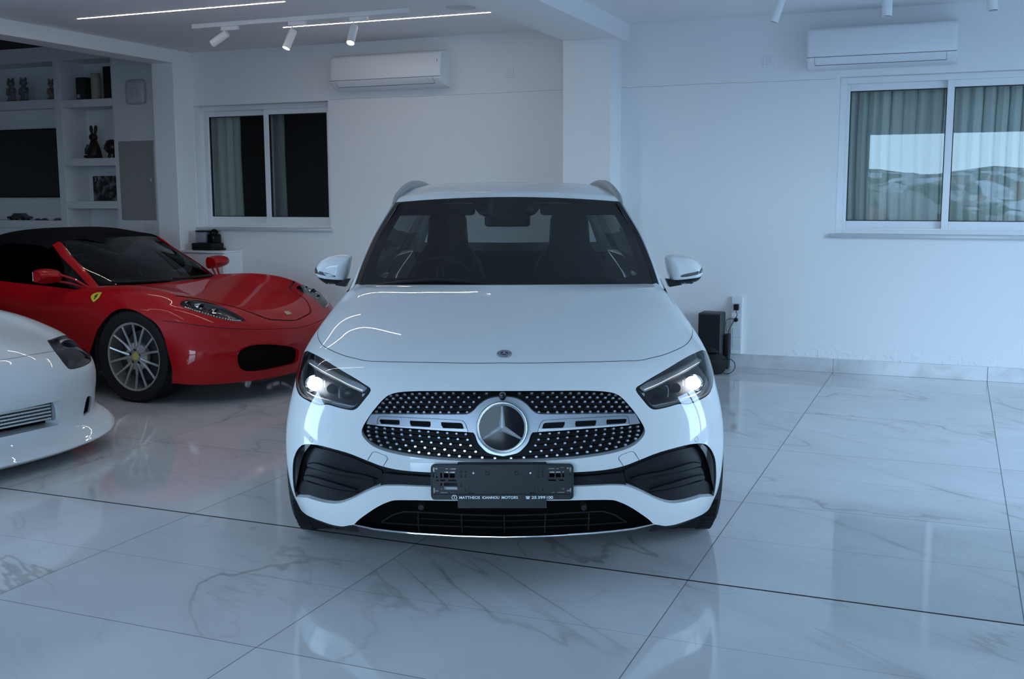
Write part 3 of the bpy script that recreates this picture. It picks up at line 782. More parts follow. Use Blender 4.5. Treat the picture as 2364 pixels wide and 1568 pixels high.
chl = patch(GB, gt(zg([(395,790),(490,783),(1975,866),(2020,858),(2038,922),(1200,866),(395,803)]), -.007), 'chrome_strip', mat('bright_strip', (.78, .80, .82), .25, metal=.4), bar, off=-.008, split=True, step=.02, rim_out=.004)
line = patch(GB, groove(GB, spline(gt(zg([(398,790),(402,700),(432,657),(500,640),(1200,672),(1860,708),(1960,735),(2005,800),(2042,925)]), -.005), 3), .0016), 'bar_seam', MT['gap'], bar, off=-.0047, split=True, step=.02)

def emblem(parent, c, tilt, r, name='star_emblem', yaw=0.0):
    """three pointed star in a ring"""
    e0 = bpy.data.objects.new(name, None); COL.objects.link(e0); e0.parent = parent; e0.location = c
    e0.rotation_euler = (tilt, 0, yaw)
    d = MB(); d.lathe([(0, -.004), (r*.86, -.002), (r*.88, .01), (0, .01)], 48, axis='y'); d.build('emblem_glass', MT['black_gloss'], e0)
    g = MB(); g.lathe([(r, .012), (r, -.003), (r*.985, -.0075), (r*.955, -.006), (r*.945, -.003), (r*.93, -.006), (r*.905, -.010), (r*.865, -.007), (r*.855, .004)], 64, axis='y'); g.build('emblem_ring', MT['chrome'], e0)
    s = MB(); R0, Ri = r*.84, r*.135
    pts = []
    for k in range(3):
        a = math.pi/2+2*math.pi*k/3; pts.append((R0*math.cos(a), R0*math.sin(a), a))
    for k in range(3):
        a = math.pi/2+2*math.pi*k/3; tip = Vector((R0*math.cos(a), -.006, R0*math.sin(a)))
        l = Vector((Ri*math.cos(a+math.pi/3), -.004, Ri*math.sin(a+math.pi/3))); q = Vector((Ri*math.cos(a-math.pi/3), -.004, Ri*math.sin(a-math.pi/3)))
        w = r*.035; n = Vector((-math.sin(a), 0, math.cos(a)))
        top = Vector((0, -.019, 0)); tp = tip+Vector((0, -.004, 0))
        for sd, b in ((1, l), (-1, q)):
            t2 = tip+n*w*sd
            s._new([top, tp, t2, b], [(0, 1, 2, 3)])
    s.build('emblem_star', mat('bright_silver_star', (.72, .74, .76), .22, metal=.55), e0, flat=True, recalc=False)
    return e0
ce = GF.at_y([(1159, 987.6)], -.006)[0]
emblem(bar, tuple(ce), math.radians(-8), .0955)
cm = GF.at_y([(1160, 917)], -.012)[0]
m = MB(); m.lathe([(0, -.012), (.010, -.010), (.013, 0), (.014, .03), (0, .03)], 24, axis='y'); m.build('front_camera', MT['black_gloss'], suv, loc=tuple(cm))
# badge on the bonnet nose
bu = gt([(1160, 817)])[0]; bp = GB.ev([bu])[0]; bn = GB.normal([bu])[0]; bn = bn if bn[2] > 0 else -bn
tl = math.atan2(-bn[1], bn[2])
m = MB(); m.lathe([(0, .002), (.0265, .0026), (.030, .001), (.0305, -.004)], 40); bd = m.build('bonnet_badge', mat('badge_grey', (0.20, 0.23, 0.28), 0.25, metal=.6), suv, loc=tuple(bp)); bd.rotation_euler = (tl, 0, 0)
m = MB(); m.lathe([(.0165, .0030), (.0175, .0036), (.0185, .0030)], 40); m.lathe([(.0275, .0028), (.029, .0032), (.0305, .0022)], 40); m.build('badge_ring', MT['chrome'], bd)
m = MB(); m.lathe([(0, .0029), (.0165, .0029)], 40); m.build('badge_centre', mat('badge_dark', (0.03, 0.02, 0.045), .2), bd)
m = MB()
for k in range(3):
    a = math.pi/2+2*math.pi*k/3; t = Vector((.0165*math.cos(a), .0165*math.sin(a), .0036)); b1 = Vector((.0036*math.cos(a+1.05), .0036*math.sin(a+1.05), .0036)); b2 = Vector((.0036*math.cos(a-1.05), .0036*math.sin(a-1.05), .0036))
    m._new([Vector((0, 0, .0050)), b2, t, b1], [(0, 1, 2), (0, 2, 3)])
for k in range(22):
    a = 2*math.pi*k/22
    if k % 11 in (0,): continue
    m.box((.0215, -.0012, .0027), (.0250, .0012, .0031), mat=Matrix.Rotation(a, 4, 'Z'))
m.build('badge_star', MT['chrome'], bd, flat=True)

# ---- headlights
MT['lens'] = glass('headlamp_lens', (0.93, 0.95, 0.96), 1.3)
MT['hl_dark'] = mat('headlamp_dark_housing', (0.012, 0.013, 0.016), 0.3, spec=.25)
MT['drl'] = mat('light_guide', (0.40, 0.44, 0.47), 0.18, metal=0.15, coat=0.6)
MT['beam'] = emitter('headlight_beam', (0.93, 0.96, 1.0), 22)
zh = lambda p: z_(p, 660, 790, 8.709)
head_poly = head_uv
lens = patch(GB, head_poly, 'headlight', MT['hl_dark'], suv, off=.055, step=.04, split=True)
LEFT, RIGHT = lens[1], lens[0]          # image left / image right
for o in lens: o['label'] = 'lit led headlight with angular clear lens'
def both(poly, name, m_, off, **k):
    for o, sd in ((LEFT, -1), (RIGHT, 1)):
        patch(GB, poly, name, m_, o, off=off, sides=(sd,), **k)
both(spline(gt(zh([(430,392),(470,360),(520,352),(640,430),(1000,620),(1400,795),(1600,880),(1630,910),(1620,950),(1560,1000),(1500,1002),(1250,890),(1000,745),(700,605),(540,505)]), .024), 3, True), 'daytime_light_bar', MT['drl'], .024, step=.015, dome=.004, rim_out=.02)
dl = spline(gt(zh([(470,420),(700,560),(1000,720),(1250,850),(1540,975)]), .016), 4)
both(groove(GB, dl, .0055), 'light_guide', mat('light_guide_white', (0.75, 0.78, 0.8), .15, emit=(1, .98, .95), es=.55), .017, step=.02)
dl2 = spline(gt(zh([(640,440),(1000,640),(1400,815),(1600,900)]), .018), 4)
both(groove(GB, dl2, .0025), 'chrome_edge', MT['chrome'], .018, step=.02)
low = spline(gt(zh([(330,590),(320,760),(330,900),(400,1020),(520,1110),(720,1180),(800,1205),(1100,1270),(1370,1325),(1440,1290),(1580,1130),(1650,1010)]), .022), 4)
both(groove(GB, low, .017), 'lower_light_guide', mat('clear_guide', (.24, .26, .28), .15, metal=.3, coat=.6), .022, step=.012, rim_out=.02)
low2 = spline(gt(zh([(365,600),(370,850),(400,990),(500,1080),(800,1185),(1100,1240),(1350,1290),(1420,1260),(1520,1150)]), .019), 4)
both(groove(GB, low2, .003), 'chrome_edge', MT['chrome'], .0185, step=.02)
# inner shelf with modules
for o, sd in ((LEFT, -1), (RIGHT, 1)):
    def mod(px, r, ry, name, m_, off, dep, dome):
        u = gt([px], off)[0]; p = GB.ev([u])[0]+np.array([0, off, 0]); m = MB()
        m.lathe([(0, -dome), (r*.45, -dome*.85), (r*.8, -dome*.45), (r, 0), (r, dep), (0, dep)], 32, axis='y', mat=Matrix.Diagonal((1, 1, ry, 1)))
        b_ = m.build(name, m_, o, loc=(p[0]*sd, p[1], p[2])); return b_
    mod((727.5, 887), .031, .86, 'projector_beam', MT['beam'], .036, .02, .012)
    ring = mod((727.5, 887), .040, .9, 'projector_bezel', MT['chrome'], .045, .01, .002)
    mod((766.5, 898), .021, .9, 'lamp_module', MT['hl_dark'], .034, .02, .006)
    mod((803, 909.5), .027, .8, 'lamp_module', MT['hl_dark'], .032, .02, .008)
both(groove(GB, spline(gt(zh([(1075,1120),(1065,1000),(1085,905),(1130,895)]), .026), 3), .004), 'chrome_divider', MT['chrome'], .026, step=.02)
both(groove(GB, spline(gt(zh([(780,1010),(780,900),(778,760)]), .026), 3), .002), 'chrome_divider', MT['chrome'], .026, step=.02)
both(spline(gt(zh([(1540,1100),(1530,1050),(1560,1035),(1605,1050),(1570,1105)]), .02), 3, True), 'turn_reflector', MT['chrome'], .02, step=.01)
hm_ = in_m(GB, head_poly); hc = hm_.mean(0)
inner = un_m(GB, hc+(hm_-hc)*.945)
both(head_poly, 'black_border', MT['black_gloss'], .001, holes=[inner], step=.02)
both(head_poly, 'lens_cover', MT['lens'], .0, step=.03)
# small lamp inside, gives off the headlight's own light
for sd in (-1, 1):
    u = gt([(727.5, 887)], .02)[0]; p = GB.ev([u])[0]
    ld = bpy.data.lights.new('headlight_lamp', 'SPOT'); ld.energy = 6; ld.spot_size = 1.6; ld.spot_blend = .8; ld.shadow_soft_size = .02; ld.color = (.93, .96, 1)
    lo = bpy.data.objects.new('headlight_lamp', ld); COL.objects.link(lo); lo.parent = suv; lo.location = (p[0]*sd, p[1]-.03, p[2]); lo.rotation_euler = (math.radians(82), 0, 0)

# ---- bumper intakes
zi = lambda p: z_(p, 660, 1000, 6.03)
ins = patch(GB, intake_uv, 'air_intake_panel', MT['black_plastic'], suv, off=.055, step=.04)
def ip(p, off): return gt(zi(p), off)
for nm, pl_ in (('air_fin', [(300,470),(345,478),(560,540),(900,605),(1250,650),(1210,632),(1080,590),(800,540),(560,470),(400,425),(300,440)]), ('air_fin', [(255,655),(330,665),(560,740),(800,795),(985,812),(930,780),(800,740),(600,680),(430,630),(300,600),(250,610)])):
    patch(GB, spline(ip(pl_, .018), 3, True), nm, MT['black_plastic'], ins, off=.018, step=.02, rim_out=.05, split=True)
# shallow slanting steps of the panel above each fin
for pl_ in ([(300,440),(400,425),(560,470),(1080,590),(1250,650),(1330,640),(1330,520),(1100,420),(800,300),(400,200),(250,300)], [(260,610),(300,600),(600,680),(930,780),(1000,815),(1150,760),(1230,660),(900,610),(560,545),(300,490)], [(150,880),(280,890),(560,970),(700,975),(850,930),(985,830),(800,805),(560,750),(300,680),(230,680)]):
    patch(GB, spline(ip(pl_, .04), 2, True), 'intake_step', MT['black_plastic'], ins, off=.04, step=.03, split=True)
both_side = patch(GB, spline(ip([(85,560),(95,420),(135,280),(190,190),(280,152),(340,160),(300,215),(245,300),(190,480),(150,700),(140,890),(100,760)], .012), 3, True), 'gloss_blade', MT['black_gloss'], ins, off=.012, step=.02, rim_out=.03, split=True)
patch(GB, gt([(1160,1103),(1080,1103),(994,1102),(885,1093),(878,1124),(994,1124),(1160,1126)], .02), 'centre_bar', MT['black_plastic'], ins, off=.02, step=.03, rim_out=.02)
# ---- lower grille
m0 = None
lg = patch(GB, lower_uv, 'lower_grille', MT['void'], suv, off=.085, step=.05)  # near-black back sheet stands in for shade in the recess
m = MB()
zp = lambda p: z_(p, 960, 1040, 5.91)
def lline(px, r, off):
    X = GB.ev(gt(px, off))+np.array([0, off, 0])
    m.tube([tuple(a) for a in X], r, 6); m.tube([(-a[0], a[1], a[2]) for a in X], r, 6)
lline([(1160,1190.5),(1060,1188),(960,1182),(930,1181.5),(905,1190),(880,1206)], .0032, .03)
lline([(1160,1218),(1060,1216),(960,1212),(880,1207)], .0028, .04)
lline([(1160,1203),(1060,1201),(960,1197)], .002, .055)
lline([(1160,1232),(1060,1229.5),(960,1225)], .002, .055)
for xx in (965, 1065):
    lline([(xx,1185),(xx+1,1207),(xx+2,1230)], .0028, .035)
X = GB.ev(gt([(1160,1188),(1160,1236)], .035))+np.array([0, .035, 0]); m.tube([tuple(a) for a in X], .0028, 6)
m.build('grille_rib_set', mat('rib_black', (0.016, 0.016, 0.018), .45, spec=.25), lg)
cl = GB.ev(gt([(816,1211.7),(863,1221.9),(910,1227.5),(959,1231.9),(1054.7,1237.5),(1110,1239),(1160,1240)], -.004))
ch = MB(); pts = [tuple(a+np.array([0, -.004, 0])) for a in cl]; pts += [(-a[0], a[1], a[2]) for a in pts[-2::-1]]
ch.tube(pts, [.0025]+[.0042]*(len(pts)-2)+[.0025], 10); ch.build('chrome_lip', MT['chrome'], suv)
ut = MB(); ut.grid([[Vector((p[0], p[1]+.006, p[2]-.002)) for p in pts], [Vector((p[0]*.97, .75, .19)) for p in pts]]); ut.build('under_tray', MT['black_plastic'], suv, flat=True)
for sd, px in ((-1, (972.5, 1172)), (1, (1348, 1172.5))):
    p = GF.at_y([px], .012)[0]; m = MB(); m.lathe([(0, -.004), (.010, -.003), (.0125, .003), (.0125, .06), (0, .06)], 24, axis='y'); m.build('parking_sensor', MT['black_plastic'], lg, loc=tuple(p))

# ---- number plate holder
PY = -.030
def pq(p): return GF.at_y(zp(p), PY)
c4 = pq([(205,190),(2152,190),(2152,672),(205,672)]); x0, x1 = (c4[0][0]+c4[3][0])/2, (c4[1][0]+c4[2][0])/2; z1, z0 = c4[0][2], c4[2][2]
SX_ = (x1-x0)/1947; SZ_ = (z1-z0)/482
fx_ = lambda X: x0+(X-205)*SX_
fz_ = lambda Y: z1-(Y-190)*SZ_
MT['holder'] = mat('plate_holder_black', (0.010, 0.012, 0.014), .45, spec=.35)
hl = [(235,235,258,298),(262,238,300,270),(330,238,390,250),(400,245,440,265),(462,248,550,268),(335,290,358,375),(383,290,445,375),(462,290,532,375),(332,398,402,418),(442,398,550,420),(335,445,358,500),(383,443,565,548),(335,515,358,542),(262,545,305,570),(238,510,258,585),(332,568,432,590),(460,572,515,590),(612,250,632,300),(612,325,632,365),(672,262,690,298),(672,320,690,370),(612,455,632,490),(672,512,690,560),(720,488,798,588),(275,355,298,375),(275,400,310,420),(238,305,250,370),
 (2098,235,2118,305),(2058,235,2088,262),(1968,235,2025,248),(1918,245,1952,265),(1805,245,1892,265),(1822,290,1892,370),(1910,290,1975,370),(2000,285,2022,370),(1805,398,1912,418),(1955,400,2022,415),(1553,488,1635,588),(2000,518,2022,545),(2058,540,2098,568),(2100,515,2118,580),(1842,570,1898,590),(1928,568,2030,590),(1665,250,1680,300),(1725,250,1740,300),(1665,325,1680,370),(1725,320,1740,370),(1665,510,1680,560),(1725,515,1740,555),(2100,320,2112,345)]
def rrect(a, b, c, d, r, n=4):
    o = []
    for cx, cy, s in ((c-r, b+r, -90), (c-r, d-r, 0), (a+r, d-r, 90), (a+r, b+r, 180)):
        for k in range(n+1):
            w = math.radians(s+90*k/n); o.append((cx+r*math.cos(w), cy+r*math.sin(w)))
    return np.array(o)
def plate_mesh(outer, holes, y0, y1, name, m_, parent, step=.03):
    o2 = np.array([(fx_(a), fz_(b)) for a, b in outer]); h2 = [np.array([(fx_(a), fz_(b)) for a, b in h]) for h in holes]
    v, f, loops = cdt(o2, h2, step)
    V = [(a, y0, b) for a, b in v]; F = []
    for t in f:
        a, b, c = v[t]; s = (b[0]-a[0])*(c[1]-a[1])-(b[1]-a[1])*(c[0]-a[0]); F.append(tuple(t) if s > 0 else tuple(t[::-1]))
    me = MB(); me._new([Vector(p) for p in V], [f_[::1] for f_ in F])
    for l in loops:
        n = len(l); me._new([Vector((a, y0, b)) for a, b in l]+[Vector((a, y1, b)) for a, b in l], [(i, (i+1) % n, n+(i+1) % n, n+i) for i in range(n)])
    bmesh.ops.remove_doubles(me.bm, verts=me.bm.verts, dist=1e-6)
    return me.build(name, m_, parent, ang=30, recalc=False)
hold = plate_mesh(rrect(205, 190, 2152, 672, 55), [rrect(a, b, c, d, min(6, (c-a)/2.5, (d-b)/2.5), 2) for a, b, c, d in hl], PY, PY+.006, 'plate_holder', MT['holder'], suv)
def pbox(a, b, c, d, y0, y1, name, m_, bev=.0008):
    return MB().box((fx_(a), y0, fz_(d)), (fx_(c), y1, fz_(b)), bev, 1).build(name, m_, hold)
fr_ = MB()
for a, b, c, d in ((245,190,2110,205),(245,595,2110,602)): fr_.box((fx_(a), PY-.004, fz_(d)), (fx_(c), PY, fz_(b)), .0006, 1)
for a, b, c, d in ((205,245,222,620),(2135,245,2152,620)): fr_.box((fx_(a), PY-.004, fz_(d)), (fx_(c), PY, fz_(b)), .0006, 1)
fr_.build('raised_edge', MT['holder'], hold)
pbox(568, 178, 1785, 800, PY+.007, PY+.02, 'mounting_bracket', MT['holder'], .002)
for X in (787, 1563):
    m = MB(); m.ball((fx_(X), PY-.001, fz_(310)), (.0036, .002, .0036), 14, 8); m.build('screw_cap', MT['white_ink'], hold)
# embossed ribs and faint moulded ring marks
for a, b, c, d in ((740,240,845,250),(862,300,874,370),(1480,300,1492,370),(1070,300,1078,350),(1110,345,1078,352),(700,410,770,418),(780,440,840,465),(1240,345,1290,352),(1070,500,1120,508),(1230,560,1290,568)):
    MB().box((fx_(a), PY-.0012, fz_(d)), (fx_(c), PY, fz_(b))).build('moulded_rib', MT['holder'], hold)
for X, Y in ((975, 315), (1375, 315)):
    m = MB(); m.lathe([(.0062, 0), (.0072, -.0012), (.0082, 0)], 24, axis='y', mat=Matrix.Translation((fx_(X), PY, fz_(Y)))); m.build('moulded_ring', MT['holder'], hold)

def text_mesh(s, name, m_, parent, loc, h, width, depth=.0006, rot=(math.pi/2, 0, 0), bold=0.0):
    """lettering: cap height h, stretched to width"""
    cu = bpy.data.curves.new('lettering', 'FONT'); cu.body = s; cu.size = 1.0; cu.extrude = .02; cu.offset = bold
    o = bpy.data.objects.new('lettering', cu); COL.objects.link(o)
    dg = bpy.context.evaluated_depsgraph_get(); me = bpy.data.meshes.new_from_object(o.evaluated_get(dg))
    bpy.data.objects.remove(o); bpy.data.curves.remove(cu)
    v = np.array([a.co[:] for a in me.vertices]); lo, hi = v.min(0), v.max(0)
    sx = width/(hi[0]-lo[0]); sy = h/(hi[1]-lo[1])
    for a in me.vertices: a.co = ((a.co.x-lo[0])*sx, (a.co.y-lo[1])*sy, a.co.z/.04*depth)
    me.materials.clear(); me.materials.append(m_)
    b = link_mesh(name, me, parent, loc); b.rotation_euler = rot; return b
for s, a, b in (('MATTHEOS', 592, 873), ('IOANNOU', 905, 1138), ('MOTORS', 1170, 1393), ('25', 1578, 1648), ('399', 1664, 1768), ('100', 1786, 1873)):
    text_mesh(s, 'lettering', MT['white_ink'], hold, (fx_(a), PY-.0009, fz_(660)), 38*SZ_, (b-a)*SX_, bold=.018)
m = MB()      # dealer mark: two curls round a Y, and a telephone
def arc2(cx, cy, rx, ry, a0, a1, w):
    pts = [(cx+rx*math.cos(math.radians(a0+(a1-a0)*t/14)), cy+ry*math.sin(math.radians(a0+(a1-a0)*t/14))) for t in range(15)]
    o = thick(pts, w/2); m.prism([(fx_(x), PY-.0009, fz_(y)) for x, y in o], (0, .0009, 0))
arc2(505, 640, 16, 22, 90, 290, 7); arc2(541, 640, 16, 22, 90, -110, 7); arc2(512, 622, 10, 14, 180, 360, 6); arc2(534, 622, 10, 14, 180, 360, 6)
m.box((fx_(519), PY-.0009, fz_(662)), (fx_(527), PY, fz_(620)))
m.build('dealer_mark', MT['white_ink'], hold, flat=True); m = MB()
m.box((fx_(1500), PY-.0009, fz_(634)), (fx_(1556), PY, fz_(624))); m.box((fx_(1500), PY-.0009, fz_(642)), (fx_(1512), PY, fz_(630))); m.box((fx_(1544), PY-.0009, fz_(642)), (fx_(1556), PY, fz_(630)))
m.prism([(fx_(x), PY-.0009, fz_(y)) for x, y in ((1514, 640), (1542, 640), (1552, 662), (1504, 662))], (0, .0009, 0))
m.build('telephone_mark', MT['white_ink'], hold, flat=True)
# ---- cabin: windscreen, roof, side windows
def screen_row(y0, z0, x3, y3, z3, rest):
    """windscreen section: a shallow bow between the pillars"""
    r = []
    for k in range(4):
        x = x3*k/3; q = (k/3)**2; r.append((x, y0+(y3-y0)*q, z0+(z3-z0)*q))
    return r+rest
T_ = [screen_row(1.20,1.045,.735,1.42,1.035,[(.761,1.44,1.035),(.785,1.46,1.03),(.80,1.50,1.02)]),
 screen_row(1.43,1.19,.712,1.655,1.167,[(.739,1.68,1.163),(.757,1.71,1.155),(.80,1.85,1.03)]),
 screen_row(1.68,1.335,.67,1.88,1.304,[(.70,1.905,1.298),(.721,1.94,1.285),(.80,2.1,1.035)]),
 screen_row(1.95,1.487,.59,2.06,1.461,[(.62,2.09,1.452),(.642,2.13,1.435),(.80,2.35,1.04)]),
 [(0,2.12,1.528),(.3,2.13,1.524),(.46,2.16,1.516),(.575,2.2,1.50),(.605,2.23,1.49),(.63,2.27,1.465),(.80,2.5,1.045)],
 [(0,2.6,1.572),(.3,2.6,1.568),(.45,2.6,1.56),(.56,2.62,1.54),(.595,2.64,1.525),(.622,2.66,1.495),(.80,2.8,1.055)],
 [(0,3.2,1.575),(.3,3.2,1.57),(.45,3.2,1.56),(.55,3.2,1.54),(.585,3.22,1.525),(.612,3.24,1.495),(.795,3.3,1.07)],
 [(0,3.75,1.54),(.3,3.75,1.535),(.43,3.75,1.525),(.53,3.75,1.505),(.56,3.77,1.49),(.588,3.78,1.46),(.77,3.8,1.085)],
 [(0,4.1,1.485),(.28,4.1,1.48),(.41,4.1,1.47),(.50,4.1,1.45),(.53,4.1,1.435),(.555,4.1,1.41),(.72,4.12,1.09)]]
GT = Net(T_)
GW = Net([r[:4] for r in T_[:4]])
MT['screen'] = glass('windscreen_glass', (0.42, 0.47, 0.47), 1.0)
MT['privacy'] = glass('tinted_side_glass', (0.10, 0.115, 0.12), 1.0)
MT['frit'] = mat('black_glass_border', (0.006, 0.007, 0.008), 0.15)
MT['cabin'] = mat('dark_cabin_trim', (0.014, 0.015, 0.017), 0.6)
MT['seat'] = mat('black_seat_leather', (0.016, 0.017, 0.019), 0.5)
ws = patch(GW, [(0,0),(3.0,0),(3.0,3.0),(0,3.0)], 'windscreen', MT['screen'], suv, step=.05)
ws['label'] = 'tinted windscreen'
patch(GW, [(0,0),(3.0,0),(3.0,3.0),(0,3.0)], 'black_border', MT['frit'], ws, noff=.002, step=.04, holes=[[(-.01,.40),(2.5,.40),(2.72,.5),(2.78,.8),(2.76,2.5),(2.7,2.74),(2.4,2.84),(.62,2.86),(.56,2.80),(.50,2.5),(.3,2.36),(-.01,2.33)]])
patch(GT, [(3.0,0),(4.02,0),(4.02,3.0),(3.0,3.0)], 'pillar_trim', MT['black_plastic'], suv, noff=-.002, step=.03, split=True)
patch(GT, [(4.0,0),(5.0,0),(5.0,3.0),(5,8),(0,8),(0,3.0),(4.0,3.0)], 'roof', MT['white_paint'], suv, step=.04)
# side glazing with dark window frames
sg_ = patch(GT, [(5.0,0.02),(6.0,0.02),(6.0,7.4),(5.0,7.4)], 'side_window', MT['privacy'], suv, step=.08, split=True)
for o, sd in zip(sg_, (1, -1)):
    for q in ([(4.98,0),(5.16,0),(5.16,7.4),(4.98,7.4)], [(5.9,0),(6,0),(6,7.4),(5.9,7.4)], [(5.1,0),(6,0),(6,.9),(5.1,.35)], [(5,4.6),(6,4.3),(6,4.6),(5,4.9)], [(5,7.0),(6,6.6),(6,7.4),(5,7.4)]):
        patch(GT, q, 'window_frame', MT['black_gloss'], o, noff=-.003, step=.08, sides=(sd,))
patch(GT, [(5.0,7.4),(6.0,7.4),(6.0,8),(5.0,8)], 'rear_pillar', MT['white_paint'], suv, step=.08, split=True)
# tail: hatch with rear window, boot and bumper
H_ = [[(0,4.1,1.485),(.28,4.1,1.48),(.50,4.1,1.45),(.555,4.1,1.41),(.60,4.1,1.35)],
 [(0,4.24,1.28),(.30,4.235,1.28),(.55,4.21,1.27),(.63,4.17,1.26),(.66,4.13,1.24)],
 [(0,4.33,1.10),(.32,4.325,1.10),(.60,4.29,1.10),(.69,4.23,1.10),(.72,4.12,1.09)],
 [(0,4.38,.90),(.35,4.375,.90),(.66,4.33,.90),(.78,4.22,.90),(.84,4.05,.90)],
 [(0,4.40,.65),(.38,4.395,.65),(.70,4.35,.65),(.82,4.24,.65),(.88,4.05,.65)],
 [(0,4.40,.40),(.38,4.395,.40),(.70,4.34,.40),(.81,4.24,.40),(.87,4.05,.40)],
 [(0,4.34,.24),(.38,4.33,.24),(.66,4.28,.24),(.78,4.19,.24),(.84,4.03,.24)]]
GH = Net(H_)
rw = [(0,.35),(2.4,.35),(2.55,1.75),(0,1.8)]
patch(GH, [(0,0),(4,0),(4,6),(0,6)], 'tailgate', MT['white_paint'], suv, holes=[[(-.01,.35),(2.4,.35),(2.55,1.75),(-.01,1.8)]], step=.07)
patch(GH, rw, 'rear_window', glass('rear_glass', (.55, .6, .6), 1.0), suv, noff=.002, step=.1)
# flanks
D_ = [[(.790,1.43,1.03),(.828,1.43,.93),(.884,1.43,.80),(.893,1.41,.60),(.895,1.39,.42),(.89,1.39,.27)],
 [(.80,2.0,1.035),(.845,2.0,.94),(.897,2.0,.80),(.900,2.0,.60),(.912,2.0,.42),(.90,2.0,.25)],
 [(.80,2.6,1.048),(.845,2.6,.95),(.898,2.6,.82),(.902,2.6,.60),(.914,2.6,.42),(.90,2.6,.25)],
 [(.798,3.15,1.065),(.845,3.15,.97),(.905,3.15,.85),(.912,3.15,.60),(.915,3.15,.42),(.90,3.15,.26)],
 [(.775,3.6,1.08),(.835,3.6,.98),(.91,3.6,.86),(.917,3.6,.60),(.915,3.6,.42),(.90,3.6,.28)],
 [(.72,4.05,1.09),(.80,4.05,.98),(.86,4.05,.86),(.88,4.05,.60),(.88,4.05,.42),(.85,4.04,.26)]]
GD = Net(D_, centre=False)
def side_uv(net, yz): return np.array([net.hit(np.array([2.5, a, b]), np.array([-1.0, 0, 0])) for a, b in yz])
AX_F, AX_R, WR = .885, 3.61, .358
arch = side_uv(GD, [(AX_R+.395*math.cos(a), .36+.395*math.sin(a)) for a in np.linspace(math.radians(-8), math.radians(188), 30)])
arch = np.concatenate([arch, [(5.02, arch[-1][1]), (5.02, arch[0][1])]])
arch[:, 0] = np.minimum(arch[:, 0], 5.0)
dgap = lambda yz: groove(GD, side_uv(GD, yz), .005)
fl = patch(GD, [(0,0),(5,0),(5,5),(0,5)], 'flank', MT['white_paint'], suv, holes=[arch, dgap([(2.50,1.0),(2.52,.8),(2.52,.5),(2.50,.33)]), dgap([(3.45,1.02),(3.36,.86),(3.18,.62),(3.14,.36)])], step=.06, split=True)
for o, sd in zip(fl, (1, -1)):
    for yy, zz in ((2.30, .90), (3.18, .92)):
        u = side_uv(GD, [(yy, zz)])[0]; p = GD.ev([u])[0]
        MB().box((-.012, -.11, -.014), (.022, .11, .014), .008, 2).build('door_handle', MT['white_paint'], o, loc=(p[0]*sd, p[1], p[2]))
    MB().box((.80*sd, 1.35, .19), (.915*sd, 3.2, .30), .02, 2).build('sill_cladding', MT['black_plastic'], o)
for y_ in (AX_F, AX_R):
    for sd in (-1, 1):
        arch_liner(suv, .60*sd, .905*sd, y_, .36, .392)
        wheel(suv, .805*sd, y_, WR, WR, .235, .245, 5, MT['alloy'], sd)
# floor pan, dashboard, seats, steering wheel, mirror
MB().box((-.84, .7, .22), (.84, 4.2, .34)).build('floor_pan', MT['cabin'], suv)
MB().box((-.70, 4.02, .34), (.70, 4.06, 1.08)).build('boot_trim', MT['cabin'], suv)
MB().box((-.8, .95, .34), (.8, 1.0, .96)).build('bulkhead', MT['cabin'], suv)
m = MB(); rows = []
for x, yf, zt in ((-.74,1.5,1.0),(-.5,1.38,1.015),(-.2,1.33,1.02),(0,1.32,1.02),(.2,1.33,1.02),(.5,1.38,1.015),(.74,1.5,1.0)):
    rows.append([(x, yf-.12, zt-.05), (x, yf+.08, zt), (x, yf+.34, zt-.01), (x, yf+.42, zt-.06), (x, yf+.40, zt-.3), (x, yf+.30, .45)])
m.grid(rows); m.build('dashboard', MT['cabin'], suv)
m = MB(); m.box((-.52, 1.72, .98), (-.18, 1.75, 1.06), .015, 2); m.build('instrument_hood', MT['cabin'], suv)
sw = MB(); Mx = Matrix.Translation((-.36, 1.92, .99)) @ Matrix.Rotation(math.radians(-66), 4, 'X')
sw.lathe([(.185+.015*math.cos(a), .015*math.sin(a)) for a in np.linspace(0, 2*math.pi, 11)[:-1]], 40, mat=Mx, close=True)
for a in (0, math.pi, -math.pi/2): sw.tube([Mx @ Vector((.05*math.cos(a), .05*math.sin(a), -.02)), Mx @ Vector((.185*math.cos(a), .185*math.sin(a), 0))], [.025, .014], 8)
sw.lathe([(0, 0), (.05, -.005), (.06, -.03), (0, -.05)], 20, mat=Mx); sw.build('steering_wheel', MT['seat'], suv)
def seat(x, y, w=.25):
    s0 = MB(); s0.box((x-w, y-.30, .42), (x+w, y+.24, .62), .06, 3).build('seat_cushion', MT['seat'], suv)
    b = MB(); Rm = Matrix.Translation((x, y+.22, .56)) @ Matrix.Rotation(math.radians(-14), 4, 'X')
    prof = [(w*.92, 0), (w, .20), (w*.98, .42), (w*.80, .56), (w*.5, .66), (w*.46, .82), (w*.34, .87)]
    rows = []
    for hw, h in prof:
        dep = .11 if h < .6 else .07
        rows.append([Rm @ Vector(p) for p in [(-hw, 0, h), (-hw*.9, -dep*.7, h), (-hw*.4, -dep, h), (hw*.4, -dep, h), (hw*.9, -dep*.7, h), (hw, 0, h), (hw*.7, dep*.5, h), (-hw*.7, dep*.5, h), (-hw, 0, h)]])
    b.grid(rows); b.poly(rows[-1][:-1]); b.build('seat_back', MT['seat'], suv)
seat(-.37, 2.28); seat(.37, 2.28)
rs = MB(); rs.box((-.62, 3.15, .40), (.62, 3.55, .62), .05, 2); rs.box((-.62, 3.52, .55), (.62, 3.70, 1.12), .05, 3)
rs.build('rear_bench', MT['seat'], suv)
